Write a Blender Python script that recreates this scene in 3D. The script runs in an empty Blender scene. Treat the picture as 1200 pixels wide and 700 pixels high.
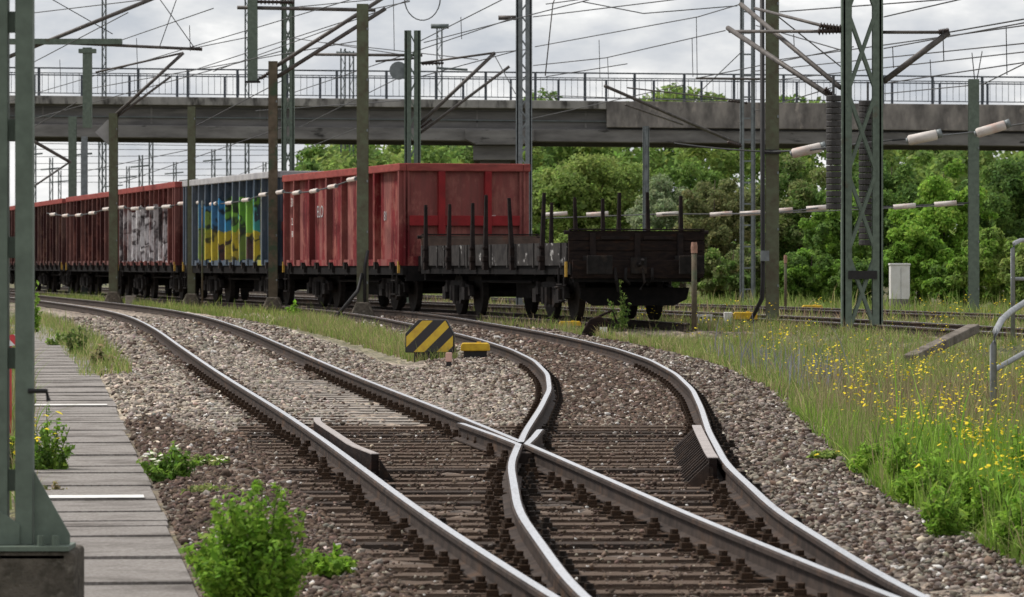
import bpy, math, random
import numpy as np
R = random.Random(7); NR = np.random.default_rng(11)
C = bpy.context.scene.collection
F, HY, CZ = 5000.0, 313.0, 1.49          # lens length in photo pixels, eye level row, eye height
rad = math.radians

# ------------------------------------------------------------------ terrain and track lines
_K = [(0,1.50),(17,1.50),(22,1.46),(30,1.38),(40,1.32),(48,1.27),(58,1.17),(70,1.07),(85,1.0),(100,.97),(165,.93),(500,.93)]
_Y = np.arange(0, 600, .25); _h = np.interp(_Y, [k[0] for k in _K], [k[1] for k in _K])
_h = np.convolve(np.pad(_h, 16, mode='edge'), np.ones(33)/33, 'valid')
def zr(Y): return CZ - np.interp(Y, _Y, _h)          # height of the rail tops
class Curve:
    def __init__(s, pts, smooth=2.5):
        p = np.array(pts, float); s.y = np.arange(p[0,0], p[-1,0], .25)
        x = np.interp(s.y, p[:,0], p[:,1]); n = int(smooth/.25)
        xp = np.concatenate([x[0]-(x[1]-x[0])*np.arange(n,0,-1), x, x[-1]+(x[-1]-x[-2])*np.arange(1,n+1)])
        s.x = np.convolve(xp, np.ones(2*n+1)/(2*n+1), 'valid')
    def X(s, Y): return np.interp(Y, s.y, s.x)
    def dX(s, Y): return (s.X(np.asarray(Y)+.4)-s.X(np.asarray(Y)-.4))/.8
    def off(s, Y, d):
        dx = s.dX(Y); n = np.sqrt(1+dx*dx); return s.X(Y)+d/n, Y-d*dx/n
T1 = Curve([(10,2.09),(15,1.47),(20,.845),(25,.22),(30,-.335),(35,-.88),(40,-1.45),(45,-2.05),(50,-2.655),(55,-3.26),(60,-3.85),(65,-4.43),(70,-5.0),(75,-5.58),(80,-6.18),(85,-6.81),(90,-7.48),(95,-8.2),(100,-8.97),(110,-10.64),(120,-12.4),(140,-16.1),(170,-21.7),(200,-27)])
T2 = Curve([(10,1.95),(15,1.42),(20,1.03),(25,.80),(30,.752),(35,.86),(40,1.02),(45,1.15),(50,1.17),(55,1.04),(60,.745),(65,.31),(70,-.205),(75,-.77),(80,-1.34),(85,-1.90),(90,-2.50),(95,-3.2),(100,-4.0),(110,-5.75),(120,-7.8),(130,-10.1)], 1.1)
_tp = [(30,13.2),(78.8,2.32),(92.0,-.85),(92.6,-1.0),(105,-4.2),(118.5,-7.7),(132.3,-10.9),(146,-14.0),(160,-17.0),(175,-20.1),(215,-28)]
T3 = Curve(_tp)
T4 = Curve([(30,17.6)]+[(y,x+4.55) for y,x in _tp[1:]])
T5 = Curve([(30,22.6)]+[(y+1,x+9.6) for y,x in _tp[1:]])
TR = [T1,T2,T3,T4,T5]
PATHR = Curve([(10,-.35),(21.5,-1.58),(47.7,-4.48),(57,-5.57),(75.8,-7.9),(95,-10.6),(130,-16)])
EDGE = Curve([(10,3.4),(18,2.95),(23,2.7),(30,2.45),(40,2.7),(48,2.95),(61,2.75),(70,2.4),(77,1.6),(84,.6),(90,.0)], 2)
def dist_tracks(X, Y):
    d = np.full(np.shape(X), 99.)
    for k, t in enumerate(TR):
        dd = np.abs(X-t.X(Y))/np.sqrt(1+t.dX(Y)**2)
        if k == 1: dd = np.where(Y > 112, 99, dd)
        if k == 2: dd = np.where(Y < 78, 99, dd)
        if k > 2: dd = np.where(Y < 66, 99, dd)
        d = np.minimum(d, dd)
    return d
def in_timber(X, Y):                       # the patch of turnout timbers
    return (Y < 39.5) & (X > T1.X(Y)-1.2) & (X < np.maximum(T1.X(Y), T2.X(Y))+.86)
def gz(X, Y):
    X = np.asarray(X, float); Y = np.asarray(Y, float)
    d = dist_tracks(X, Y)
    top = zr(Y)-.155-np.where(in_timber(X, Y), .022, 0)
    drop = np.interp(d, [0,1.75,2.7,4,200], [0,0,.14,.2,.2])
    z = top-drop
    z = np.where((np.abs(X-PATHR.X(Y)+.42) < .62) & (Y < 95), np.maximum(z, top-.14), z)
    return z + .35*np.clip((X-6-.02*Y)/6, 0, 1)*np.clip((Y-30)/25, 0, 1)*np.clip((90-Y)/20, 0, 1)
def P(px, py, s):                         # a photo point at s pixels per metre
    return ((px-600)/s, F/s, CZ-(py-HY)/s)
def G(px, s): 
    x, y = (px-600)/s, F/s; return (x, y, float(gz(x, y)))

# ------------------------------------------------------------------ materials
class NT:
    def __init__(s, m): s.t = m.node_tree; s.n = s.t.nodes; s.l = s.t.links
    def add(s, typ, **kw):
        n = s.n.new(typ)
        for k, v in kw.items():
            if k in n.inputs: n.inputs[k].default_value = v
            else: setattr(n, k, v)
        return n
    def ramp(s, fac, stops, interp='LINEAR'):
        r = s.n.new('ShaderNodeValToRGB'); r.color_ramp.interpolation = interp; e = r.color_ramp.elements
        while len(e) < len(stops): e.new(.5)
        for k, (p, c) in zip(e, stops): k.position = p; k.color = (*c, 1) if len(c) == 3 else c
        s.l.new(fac, r.inputs[0]); return r.outputs[0]
    def mix(s, fac, a, b, mode='MIX'):
        m = s.n.new('ShaderNodeMix'); m.data_type = 'RGBA'; m.blend_type = mode
        for sock, v in ((m.inputs[0], fac), (m.inputs[6], a), (m.inputs[7], b)):
            if hasattr(v, 'links'): s.l.new(v, sock)
            elif isinstance(v, (int, float)): sock.default_value = v
            else: sock.default_value = (*v, 1)
        return m.outputs[2]
    def math(s, op, a, b=0.0, c=0.0):
        m = s.n.new('ShaderNodeMath'); m.operation = op
        for i, v in enumerate((a, b, c)):
            if hasattr(v, 'links'): s.l.new(v, m.inputs[i])
            else: m.inputs[i].default_value = v
        return m.outputs[0]
    def noise(s, scale, detail=4, vec=None, sc=None, rough=.6):
        if vec is None: vec = s.add('ShaderNodeTexCoord').outputs['Object']
        if sc is not None:
            mp = s.add('ShaderNodeMapping'); mp.inputs['Scale'].default_value = sc; s.l.new(vec, mp.inputs[0]); vec = mp.outputs[0]
        n = s.add('ShaderNodeTexNoise'); n.inputs['Scale'].default_value = scale; n.inputs['Detail'].default_value = detail; n.inputs['Roughness'].default_value = rough
        s.l.new(vec, n.inputs['Vector']); return n.outputs['Fac']
def newmat(name):
    m = bpy.data.materials.new(name); m.use_nodes = True; return m, NT(m), m.node_tree.nodes['Principled BSDF']
def mat(name, c1, c2=None, scale=6, rough=.75, metal=0, bump=0, sc=None, c3=None, lo=.35, hi=.65, c3lo=.55, c3hi=.72, c3scale=2.2):
    m, t, b = newmat(name)
    c2 = c2 or tuple(x*.7 for x in c1)
    n = t.noise(scale, 6, sc=sc)
    col = t.ramp(n, [(lo, c1), (hi, c2)])
    if c3: col = t.mix(t.ramp(t.noise(c3scale, 7, sc=sc), [(c3lo, (0,0,0)), (c3hi, (1,1,1))]), col, c3)
    t.l.new(col, b.inputs['Base Color']); b.inputs['Roughness'].default_value = rough; b.inputs['Metallic'].default_value = metal
    b.inputs['Specular IOR Level'].default_value = .05 if rough >= .75 else .3
    if bump:
        bp = t.add('ShaderNodeBump'); bp.inputs['Strength'].default_value = bump; bp.inputs['Distance'].default_value = .02
        t.l.new(t.noise(scale*5, 5), bp.inputs['Height']); t.l.new(bp.outputs[0], b.inputs['Normal'])
    return m
def attrmat(name, rough=.8, transl=0., mul=1.0, noise=0):
    m, t, b = newmat(name)
    a = t.add('ShaderNodeAttribute', attribute_name='col'); col = a.outputs['Color']
    if noise:
        col = t.mix(1.0, col, t.ramp(t.noise(noise, 5), [(.3, (.55,.55,.55)), (.7, (1.35,1.35,1.35))]), 'MULTIPLY')
    t.l.new(col, b.inputs['Base Color']); b.inputs['Roughness'].default_value = rough
    if 'Specular IOR Level' in b.inputs: b.inputs['Specular IOR Level'].default_value = .25
    if transl:
        tr = t.add('ShaderNodeBsdfTranslucent'); t.l.new(col, tr.inputs[0]); mx = t.add('ShaderNodeMixShader'); mx.inputs[0].default_value = transl
        t.l.new(b.outputs[0], mx.inputs[1]); t.l.new(tr.outputs[0], mx.inputs[2]); t.l.new(mx.outputs[0], t.n['Material Output'].inputs[0])
    return m
M = {}
M['mastgreen'] = mat('mast_green_paint', (.135,.17,.135), (.095,.12,.095), 9, .6, c3=(.10,.07,.045), c3lo=.62, c3hi=.75)
M['mastgrey'] = mat('mast_grey_steel', (.22,.24,.245), (.15,.165,.17), 8, .55, .3)
M['fargrey'] = mat('distant_mast_steel', (.14,.16,.16), (.10,.115,.115), 3, .7)
M['postbrown'] = mat('post_brown_rusted', (.135,.11,.08), (.085,.07,.05), 7, .85, c3=(.06,.085,.055), c3lo=.5, c3hi=.6, bump=.3)
M['postgreen'] = mat('post_mossy_green', (.13,.145,.095), (.10,.088,.062), 5, .85, bump=.3)
M['tube'] = mat('arm_tube_steel', (.13,.115,.105), (.07,.062,.058), 6, .6, .3)
M['wire'] = mat('wire_dark', (.05,.05,.052), (.04,.04,.04), 3, .6)
M['insul'] = mat('insulator_brown', (.05,.032,.026), (.03,.022,.02), 5, .35)
M['railside'] = mat('rail_side_rust', (.07,.054,.046), (.038,.031,.028), 7, .75, .1, bump=.3, c3=(.10,.065,.046))
M['railtop'] = mat('rail_running_face', (.86,.85,.86), (.72,.71,.72), 14, .26, .85, sc=(4,.4,4), c3=(.42,.38,.36), c3lo=.6, c3hi=.8)
M['railworn'] = mat('rail_worn_head', (.42,.37,.345), (.30,.26,.24), 10, .5, .3)
M['plate'] = mat('fastening_iron', (.03,.024,.02), (.015,.013,.012), 20, .8, bump=.5, c3=(.10,.055,.03))
M['timber'] = mat('sleeper_timber', (.125,.09,.068), (.06,.044,.035), 5, .9, sc=(1.2,14,14), bump=.6, c3=(.18,.14,.112), c3lo=.5, c3hi=.7)
M['timberdark'] = mat('sleeper_timber_dark', (.065,.05,.042), (.04,.032,.027), 5, .9, sc=(1.2,14,14), bump=.6)
M['concsleeper'] = mat('sleeper_concrete', (.34,.31,.275), (.24,.21,.185), 9, .9, bump=.4)
M['concrete'] = mat('path_concrete', (.47,.435,.405), (.25,.225,.205), 40, .92, bump=1.0, c3=(.12,.105,.092), c3lo=.47, c3hi=.78, c3scale=1.7, lo=.3, hi=.7)
M['whitepaint'] = mat('white_paint_worn', (.74,.73,.70), (.55,.53,.50), 8, .7)
M['foundation'] = mat('foundation_mossy', (.15,.13,.108), (.07,.062,.05), 10, .95, bump=1.0, c3=(.20,.18,.15), c3lo=.56, c3hi=.66, c3scale=9)
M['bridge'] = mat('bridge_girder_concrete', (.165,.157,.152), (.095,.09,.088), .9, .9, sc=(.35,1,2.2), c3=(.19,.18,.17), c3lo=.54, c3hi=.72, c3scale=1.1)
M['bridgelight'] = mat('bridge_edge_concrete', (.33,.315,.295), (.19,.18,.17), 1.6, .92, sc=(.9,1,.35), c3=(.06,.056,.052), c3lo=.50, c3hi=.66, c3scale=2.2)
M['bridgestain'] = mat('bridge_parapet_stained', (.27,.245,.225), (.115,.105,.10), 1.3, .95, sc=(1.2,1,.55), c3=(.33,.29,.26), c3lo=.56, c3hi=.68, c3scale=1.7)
M['bridgerail'] = mat('bridge_railing_steel', (.075,.085,.10), (.05,.058,.07), 2, .6)
M['yellow'] = mat('yellow_paint_weathered', (.70,.46,.03), (.52,.31,.02), 9, .6, c3=(.20,.11,.03), c3lo=.62, c3hi=.75)
M['black'] = mat('black_paint', (.022,.02,.02), (.014,.013,.013), 8, .6)
M['pink'] = mat('faded_pink_paint', (.62,.40,.33), (.48,.30,.25), 9, .8)
M['sleeve'] = mat('sleeve_plastic', (.62,.57,.53), (.46,.41,.38), 5, .7, c3=(.52,.34,.28), c3lo=.5, c3hi=.7)
M['pinkdull'] = mat('dull_pink_cap', (.36,.21,.16), (.22,.13,.10), 9, .8)
M['white'] = mat('white_enamel', (.72,.71,.69), (.60,.58,.55), 4, .6)
M['under'] = mat('underframe_grime', (.016,.014,.014), (.009,.009,.009), 6, .85, c3=(.04,.03,.026), c3lo=.6, c3hi=.75)
M['undergrey'] = mat('bogie_grimy_steel', (.026,.023,.022), (.013,.012,.012), 7, .8, c3=(.055,.04,.032))
M['wheel'] = mat('wheel_steel', (.028,.024,.022), (.014,.013,.012), 9, .8)
M['rustdark'] = mat('dark_rusty_planks', (.026,.018,.015), (.013,.010,.010), 5, .9, sc=(1,1,4), c3=(.045,.023,.016), bump=.4)
M['boardgrey'] = mat('side_board_grey', (.05,.046,.044), (.025,.023,.023), 5, .85, c3=(.33,.32,.31), c3lo=.62, c3hi=.66, c3scale=3.4)
M['stake'] = mat('stake_dark_rust', (.028,.02,.018), (.014,.012,.012), 6, .8)
M['headbrown'] = mat('head_board_brown', (.13,.09,.072), (.075,.055,.046), 4, .9, c3=(.15,.07,.05))
M['redrim'] = mat('wagon_rim_red', (.29,.075,.065), (.20,.052,.047), 3, .75, c3=(.17,.06,.05), sc=(1,1,3))
M['greyrim'] = mat('wagon_rim_pale', (.40,.39,.39), (.28,.27,.28), 3, .75)
M['yellowclip'] = mat('yellow_mark', (.45,.28,.04), (.30,.17,.03), 8, .6)
M['bark'] = mat('bark', (.10,.08,.06), (.055,.045,.036), 6, .95, sc=(4,4,1), bump=.6)
M['stem'] = mat('green_stem', (.10,.16,.035), (.08,.12,.03), 8, .8)
M['log'] = mat('weathered_beam', (.20,.175,.15), (.10,.085,.072), 5, .95, bump=.8)
M['pipe'] = mat('galvanised_pipe', (.30,.31,.315), (.20,.205,.21), 9, .5, .4)
M['redpole'] = mat('red_paint', (.55,.06,.05), (.40,.05,.04), 6, .6)
M['leaf'] = attrmat('foliage_leaf', .75, .5)
M['grass'] = attrmat('grass_blade', .85, .3)
M['petal'] = attrmat('flower_petal', .7, .2)
M['stone'] = attrmat('ballast_stone', .92, 0, noise=14)
def wagon_paint(name, base, dark, rust, graffiti=None):
    m, t, b = newmat(name)
    oc = t.add('ShaderNodeTexCoord').outputs['Object']
    col = t.ramp(t.noise(1.1, 8, oc, (1.3,1.3,.5), .68), [(.36, base), (.60, dark)])
    col = t.mix(t.ramp(t.noise(1.35, 10, oc, (1.2,1.2,.7), .74), [(.50, (0,0,0)), (.57, (.75,.75,.75)), (.70, (1,1,1))]), col, rust)
    col = t.mix(t.ramp(t.noise(5, 8, oc, (2.2,2.2,.22), .75), [(.48, (0,0,0)), (.66, (.9,.9,.9))]), col, tuple(x*.28+.006 for x in base))
    col = t.mix(t.ramp(t.noise(3.1, 10, oc, (1,1,1), .8), [(.60, (0,0,0)), (.66, (.8,.8,.8))]), col, tuple(x*.9+.03 for x in rust))
    col = t.mix(t.ramp(t.noise(1.9, 1, oc, (1,.02,.06)), [(.50, (0,0,0)), (.56, (.42,.42,.42))]), col, tuple(x*.9+.04 for x in rust))
    sep = t.add('ShaderNodeSeparateXYZ'); t.l.new(oc, sep.inputs[0]); x, z = sep.outputs[0], sep.outputs[2]
    A = lambda p, q: t.math('ADD', p, q); K = lambda p, k: t.math('MULTIPLY', p, k)
    if graffiti:
        wx = K(t.math('SUBTRACT', t.noise(1.3, 2, oc), .5), 1.6); wz = K(t.math('SUBTRACT', t.noise(1.7, 2, oc, (1,1,1.01)), .5), 1.2)
        cv = t.add('ShaderNodeCombineXYZ'); t.l.new(A(x, wx), cv.inputs[0]); t.l.new(A(z, wz), cv.inputs[2])
        vo = t.add('ShaderNodeTexVoronoi'); vo.inputs['Scale'].default_value = 1.05; t.l.new(cv.outputs[0], vo.inputs['Vector'])
        ve = t.add('ShaderNodeTexVoronoi'); ve.feature = 'DISTANCE_TO_EDGE'; ve.inputs['Scale'].default_value = 1.05; t.l.new(cv.outputs[0], ve.inputs['Vector'])
        rnd = t.add('ShaderNodeRGBToBW'); t.l.new(vo.outputs['Color'], rnd.inputs[0]); rnd = rnd.outputs[0]
        line = t.ramp(ve.outputs['Distance'], [(.015,(.9,.9,.9)),(.06,(0,0,0))])
        spray = t.noise(9, 6, oc)
    if graffiti == 'pale':
        inx = t.math('MULTIPLY', t.math('LESS_THAN', A(x, wx), 4.3), t.math('GREATER_THAN', A(x, K(wx,.5)), -6.1))
        inz = t.math('MULTIPLY', t.math('LESS_THAN', A(z, K(wz,.55)), 2.72), t.math('GREATER_THAN', A(z, K(wz,.2)), 1.12))
        g = t.ramp(A(K(rnd,.45), K(t.noise(2.4, 6, oc, (1.6,1,.35), .7), .6)), [(.36,(.03,.028,.03)),(.43,(.08,.075,.08)),(.47,(.62,.61,.63)),(.58,(.74,.73,.74)),(.62,(.16,.15,.16)),(.68,(.5,.48,.49))])
        g = t.mix(line, g, (.03,.025,.03)); g = t.mix(t.ramp(spray, [(.5,(0,0,0)),(.7,(.7,.7,.7))]), g, (.33,.30,.30))
        col = t.mix(t.math('MULTIPLY', t.math('MULTIPLY', inx, inz), t.ramp(t.noise(2.2, 6, oc, (1.5,1,.4), .7), [(.36,(.1,.1,.1)),(.5,(.92,.92,.92))])), col, g)
    if graffiti == 'bright':
        inx = t.math('MULTIPLY', t.math('LESS_THAN', A(x, K(wx,.4)), 4.0), t.math('GREATER_THAN', A(x, K(wx,.4)), -4.2))
        inz = t.math('MULTIPLY', t.math('LESS_THAN', A(z, K(wz,.5)), 2.72), t.math('GREATER_THAN', A(z, K(wz,.3)), 1.14))
        q = A(A(K(x, .1), .5), K(t.math('SUBTRACT', rnd, .5), .45))
        up = t.ramp(q, [(.0,(.20,.28,.06)),(.22,(.06,.18,.32)),(.36,(.05,.25,.48)),(.50,(.15,.33,.06)),(.60,(.22,.42,.06)),(.70,(.06,.29,.28)),(.78,(.14,.32,.05))], 'CONSTANT')
        dn = t.ramp(rnd, [(.0,(.45,.36,.04)),(.42,(.32,.32,.04)),(.50,(.10,.05,.045)),(.56,(.40,.34,.05)),(.64,(.16,.22,.06))], 'CONSTANT')
        g = t.mix(t.math('GREATER_THAN', A(z, K(wz,.6)), 1.92), dn, up)
        g = t.mix(line, g, (.03,.028,.03)); g = t.mix(t.ramp(spray, [(.5,(0,0,0)),(.72,(.5,.5,.5))]), g, base)
        col = t.mix(t.math('MULTIPLY', t.math('MULTIPLY', inx, inz), t.ramp(t.noise(2.2, 6, oc, (1.5,1,.4), .7), [(.34,(.1,.1,.1)),(.44,(.92,.92,.92))])), col, g)
        col = t.mix(t.math('MULTIPLY', t.math('GREATER_THAN', x, 4.15), t.math('LESS_THAN', x, 4.7)), col, (.26,.25,.06))
    t.l.new(col, b.inputs['Base Color']); b.inputs['Roughness'].default_value = .85; b.inputs['Specular IOR Level'].default_value = .12
    bp = t.add('ShaderNodeBump'); bp.inputs['Strength'].default_value = .5; bp.inputs['Distance'].default_value = .06
    t.l.new(t.noise(1.6, 5, oc), bp.inputs['Height']); t.l.new(bp.outputs[0], b.inputs['Normal'])
    return m
M['wred'] = wagon_paint('wagon_red_weathered', (.19,.021,.024), (.095,.014,.017), (.27,.095,.075))
M['wblue'] = wagon_paint('wagon_blue_grey', (.06,.085,.115), (.035,.05,.075), (.10,.115,.14), 'bright')
M['wpale'] = wagon_paint('wagon_red_sprayed', (.13,.034,.03), (.06,.02,.018), (.22,.085,.07), 'pale')
M['wbrown'] = wagon_paint('wagon_brown_red', (.085,.026,.024), (.04,.016,.015), (.18,.075,.06))
M['wmaroon'] = wagon_paint('wagon_maroon', (.07,.024,.022), (.035,.015,.015), (.14,.075,.055))

# ------------------------------------------------------------------ mesh building
class MB:
    def __init__(s): s.v = []; s.f = []; s.m = []; s.mi = 0
    def add(s, vs, fs):
        o = len(s.v); s.v += [tuple(float(c) for c in v) for v in vs]; s.f += [tuple(o+i for i in f) for f in fs]; s.m += [s.mi]*len(fs); return s
    def hexa(s, v): return s.add(v, [(0,3,2,1),(4,5,6,7),(0,1,5,4),(1,2,6,5),(2,3,7,6),(3,0,4,7)])
    def box(s, c, d, rz=0, tilt=0):
        x, y, z = (k/2 for k in d); cs, sn = math.cos(rz), math.sin(rz)
        vs = [(a*x, b*y, e*z+tilt*a*x) for e in (-1,1) for a, b in ((-1,-1),(1,-1),(1,1),(-1,1))]
        return s.hexa([(c[0]+p[0]*cs-p[1]*sn, c[1]+p[0]*sn+p[1]*cs, c[2]+p[2]) for p in vs])
    def bar(s, p, q, w, h=None, up=(0,0,1)):
        h = h or w; p = np.array(p, float); q = np.array(q, float); d = q-p; d /= np.linalg.norm(d)
        u = np.array(up, float)
        if abs(d@u) > .97: u = np.array((0,1.,0))
        a = np.cross(d, u); a /= np.linalg.norm(a); b = np.cross(a, d)
        cs = [(-1,-1),(1,-1),(1,1),(-1,1)]
        return s.hexa([p+a*i*w/2+b*j*h/2 for i,j in cs]+[q+a*i*w/2+b*j*h/2 for i,j in cs])
    def tube(s, pts, r, n=8, r2=None):
        pts = [np.array(p, float) for p in pts]; k = len(pts); vs = []; fs = []
        for i, p in enumerate(pts):
            d = pts[min(i+1,k-1)]-pts[max(i-1,0)]; d = d/np.linalg.norm(d)
            u = np.array((0,0,1.)) if abs(d[2]) < .9 else np.array((0,1.,0))
            a = np.cross(d,u); a /= np.linalg.norm(a); b = np.cross(a,d)
            rr = r if r2 is None else r+(r2-r)*i/(k-1)
            if isinstance(r, (list,tuple)): rr = r[i]
            vs += [p+(a*math.cos(t)+b*math.sin(t))*rr for t in (2*math.pi*j/n for j in range(n))]
        for i in range(k-1):
            for j in range(n): fs.append((i*n+j, i*n+(j+1)%n, (i+1)*n+(j+1)%n, (i+1)*n+j))
        fs += [tuple(range(n-1,-1,-1)), tuple(range((k-1)*n, k*n))]
        return s.add(vs, fs)
    def prism(s, poly, y0, y1):            # polygon in x,z extruded along y
        n = len(poly); vs = [(x,y0,z) for x,z in poly]+[(x,y1,z) for x,z in poly]
        return s.add(vs, [tuple(range(n)), tuple(range(2*n-1,n-1,-1))]+[(i,i+n,(i+1)%n+n,(i+1)%n) for i in range(n)])
    def mesh(s, name, mats, smooth=False):
        me = bpy.data.meshes.new(name); me.from_pydata(s.v, [], s.f)
        for m in (mats if isinstance(mats, (list,tuple)) else [mats]): me.materials.append(M[m] if isinstance(m, str) else m)
        me.polygons.foreach_set('material_index', s.m)
        if smooth: me.polygons.foreach_set('use_smooth', [True]*len(s.f))
        me.update(); return me
    def build(s, name, mats, parent=None, smooth=False, bevel=0):
        o = bpy.data.objects.new(name, s.mesh(name, mats, smooth)); C.objects.link(o); o.parent = parent
        if bevel:
            b = o.modifiers.new('edges', 'BEVEL'); b.width = bevel; b.segments = 2; b.limit_method = 'ANGLE'
        return o
def tag(o, label=None, cat=None, group=None, kind=None):
    for k, v in (('label',label),('category',cat),('group',group),('kind',kind)):
        if v: o[k] = v
    return o
def thing(name, loc, label, cat, group=None, rz=0):
    o = bpy.data.objects.new(name, None); C.objects.link(o); o.location = loc; o.rotation_euler = (0,0,rz); o.empty_display_size = .2
    return tag(o, label, cat, group)
def dup(root, loc, rz=0, label=None, scale=None):
    r = root.copy(); C.objects.link(r); r.location = loc; r.rotation_euler = (0,0,rz)
    if label: r['label'] = label
    if scale: r.scale = scale
    for ch in root.children:
        c = ch.copy(); C.objects.link(c); c.parent = r
        for g in ch.children:
            d = g.copy(); C.objects.link(d); d.parent = c
    return r
def npmesh(name, V, Fc, material, col=None, parent=None, smooth=False):
    me = bpy.data.meshes.new(name); k = Fc.shape[1]
    me.vertices.add(len(V)); me.vertices.foreach_set('co', np.ascontiguousarray(V, np.float32).ravel())
    me.loops.add(Fc.size); me.loops.foreach_set('vertex_index', np.ascontiguousarray(Fc, np.int32).ravel())
    me.polygons.add(len(Fc)); me.polygons.foreach_set('loop_start', np.arange(0, Fc.size, k, dtype=np.int32))
    if smooth: me.polygons.foreach_set('use_smooth', np.ones(len(Fc), bool))
    me.update(calc_edges=True)
    if col is not None:
        a = me.attributes.new('col', 'FLOAT_COLOR', 'POINT'); a.data.foreach_set('color', np.c_[col, np.ones(len(col))].astype(np.float32).ravel())
    me.materials.append(M[material] if isinstance(material, str) else material)
    o = bpy.data.objects.new(name, me); C.objects.link(o); o.parent = parent; return o

# ------------------------------------------------------------------ ground
def ground():
    xs = np.unique(np.r_[-2500,-1200,-600,-300,-150,-80,np.arange(-50,-12,1.5),np.arange(-12,12.1,.16),np.arange(13,51,1.5),80,150,300,600,1200,2500].round(3))
    ys = np.unique(np.r_[-60,-10,5,12,np.arange(16,60,.2),np.arange(60,115,.4),np.arange(115,215,2.),240,300,400,600,1000,2000,3500].round(3))
    X, Y = np.meshgrid(xs, ys); Z = gz(X, Y)
    d = dist_tracks(X, Y)
    near = (Y < 110) & (np.abs(X) < 13)
    Z += np.where(near, NR.normal(0, .012, X.shape), 0)
    n = lambda f, a, b: .5+.5*np.sin(X*f+a+2*np.sin(Y*f*.31+b))*np.cos(Y*f*.43+b+1.3*np.sin(X*f*.7))
    mott = n(1.9,.3,1.1)*.5+n(4.3,2.,.4)*.3+n(9.7,1.,2.)*.2
    # soil / grass weight
    g = np.clip((d-1.9-.5*(mott-.5))/.5, 0, 1)
    g = np.where((X > EDGE.X(Y)+.15*(mott-.5)) & (d > .9) & ((X < T3.X(Y)-1.5) | (Y < 77)), 1., g)
    left = (X < T1.X(Y)); mid = (X > T1.X(Y)) & (X < T2.X(Y))
    g = np.where(mid & (Y < 60), 0, g)
    g = np.where(left & (X > PATHR.X(Y)), np.where(Y < 55, 0, np.clip((PATHR.X(Y)+.7-X)/.3, 0, 1)), g)
    far = np.clip((np.maximum(np.abs(X)-40, Y-160))/20, 0, 1); g = np.maximum(g, far)
    # brown rusty weight; beside the rails it also paints in contact shadow
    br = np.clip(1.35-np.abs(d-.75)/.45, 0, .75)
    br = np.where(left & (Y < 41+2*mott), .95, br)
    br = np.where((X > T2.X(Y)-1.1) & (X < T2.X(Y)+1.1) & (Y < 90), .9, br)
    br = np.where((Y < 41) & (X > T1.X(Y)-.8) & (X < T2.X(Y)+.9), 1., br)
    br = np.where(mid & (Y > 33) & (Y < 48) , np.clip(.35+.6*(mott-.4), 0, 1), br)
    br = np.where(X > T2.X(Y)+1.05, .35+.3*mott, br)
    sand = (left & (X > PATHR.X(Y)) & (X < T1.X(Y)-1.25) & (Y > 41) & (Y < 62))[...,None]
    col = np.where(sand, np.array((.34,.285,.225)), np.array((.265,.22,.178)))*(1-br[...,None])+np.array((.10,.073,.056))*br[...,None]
    soil = np.array((.13,.105,.06))*(1-mott[...,None])+np.array((.075,.09,.03))*mott[...,None]
    col = col*(1-g[...,None])+soil*g[...,None]
    idx = np.arange(X.size).reshape(X.shape)
    Fc = np.stack([idx[:-1,:-1],idx[:-1,1:],idx[1:,1:],idx[1:,:-1]], -1).reshape(-1,4)
    m, t, b = newmat('ground_ballast_and_soil')
    a = t.add('ShaderNodeAttribute', attribute_name='col'); oc = t.add('ShaderNodeTexCoord').outputs['Object']
    vo = t.add('ShaderNodeTexVoronoi'); vo.inputs['Scale'].default_value = 15; t.l.new(oc, vo.inputs['Vector'])
    bw = t.add('ShaderNodeRGBToBW'); t.l.new(vo.outputs['Color'], bw.inputs[0])
    c = t.mix(1.0, a.outputs['Color'], t.ramp(bw.outputs[0], [(.15,(.42,.42,.42)),(.5,(.95,.95,.95)),(.85,(1.7,1.68,1.65))]), 'MULTIPLY')
    c = t.mix(1.0, c, t.ramp(t.noise(1.1, 6, oc), [(.3,(.72,.72,.72)),(.7,(1.25,1.23,1.2))]), 'MULTIPLY')
    t.l.new(c, b.inputs['Base Color']); b.inputs['Roughness'].default_value = .95
    bp = t.add('ShaderNodeBump'); bp.inputs['Strength'].default_value = .8; bp.inputs['Distance'].default_value = .03; bp.invert = True
    t.l.new(vo.outputs['Distance'], bp.inputs['Height']); t.l.new(bp.outputs[0], b.inputs['Normal'])
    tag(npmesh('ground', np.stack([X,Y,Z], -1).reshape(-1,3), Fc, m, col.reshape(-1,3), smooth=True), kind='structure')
ground()

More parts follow.
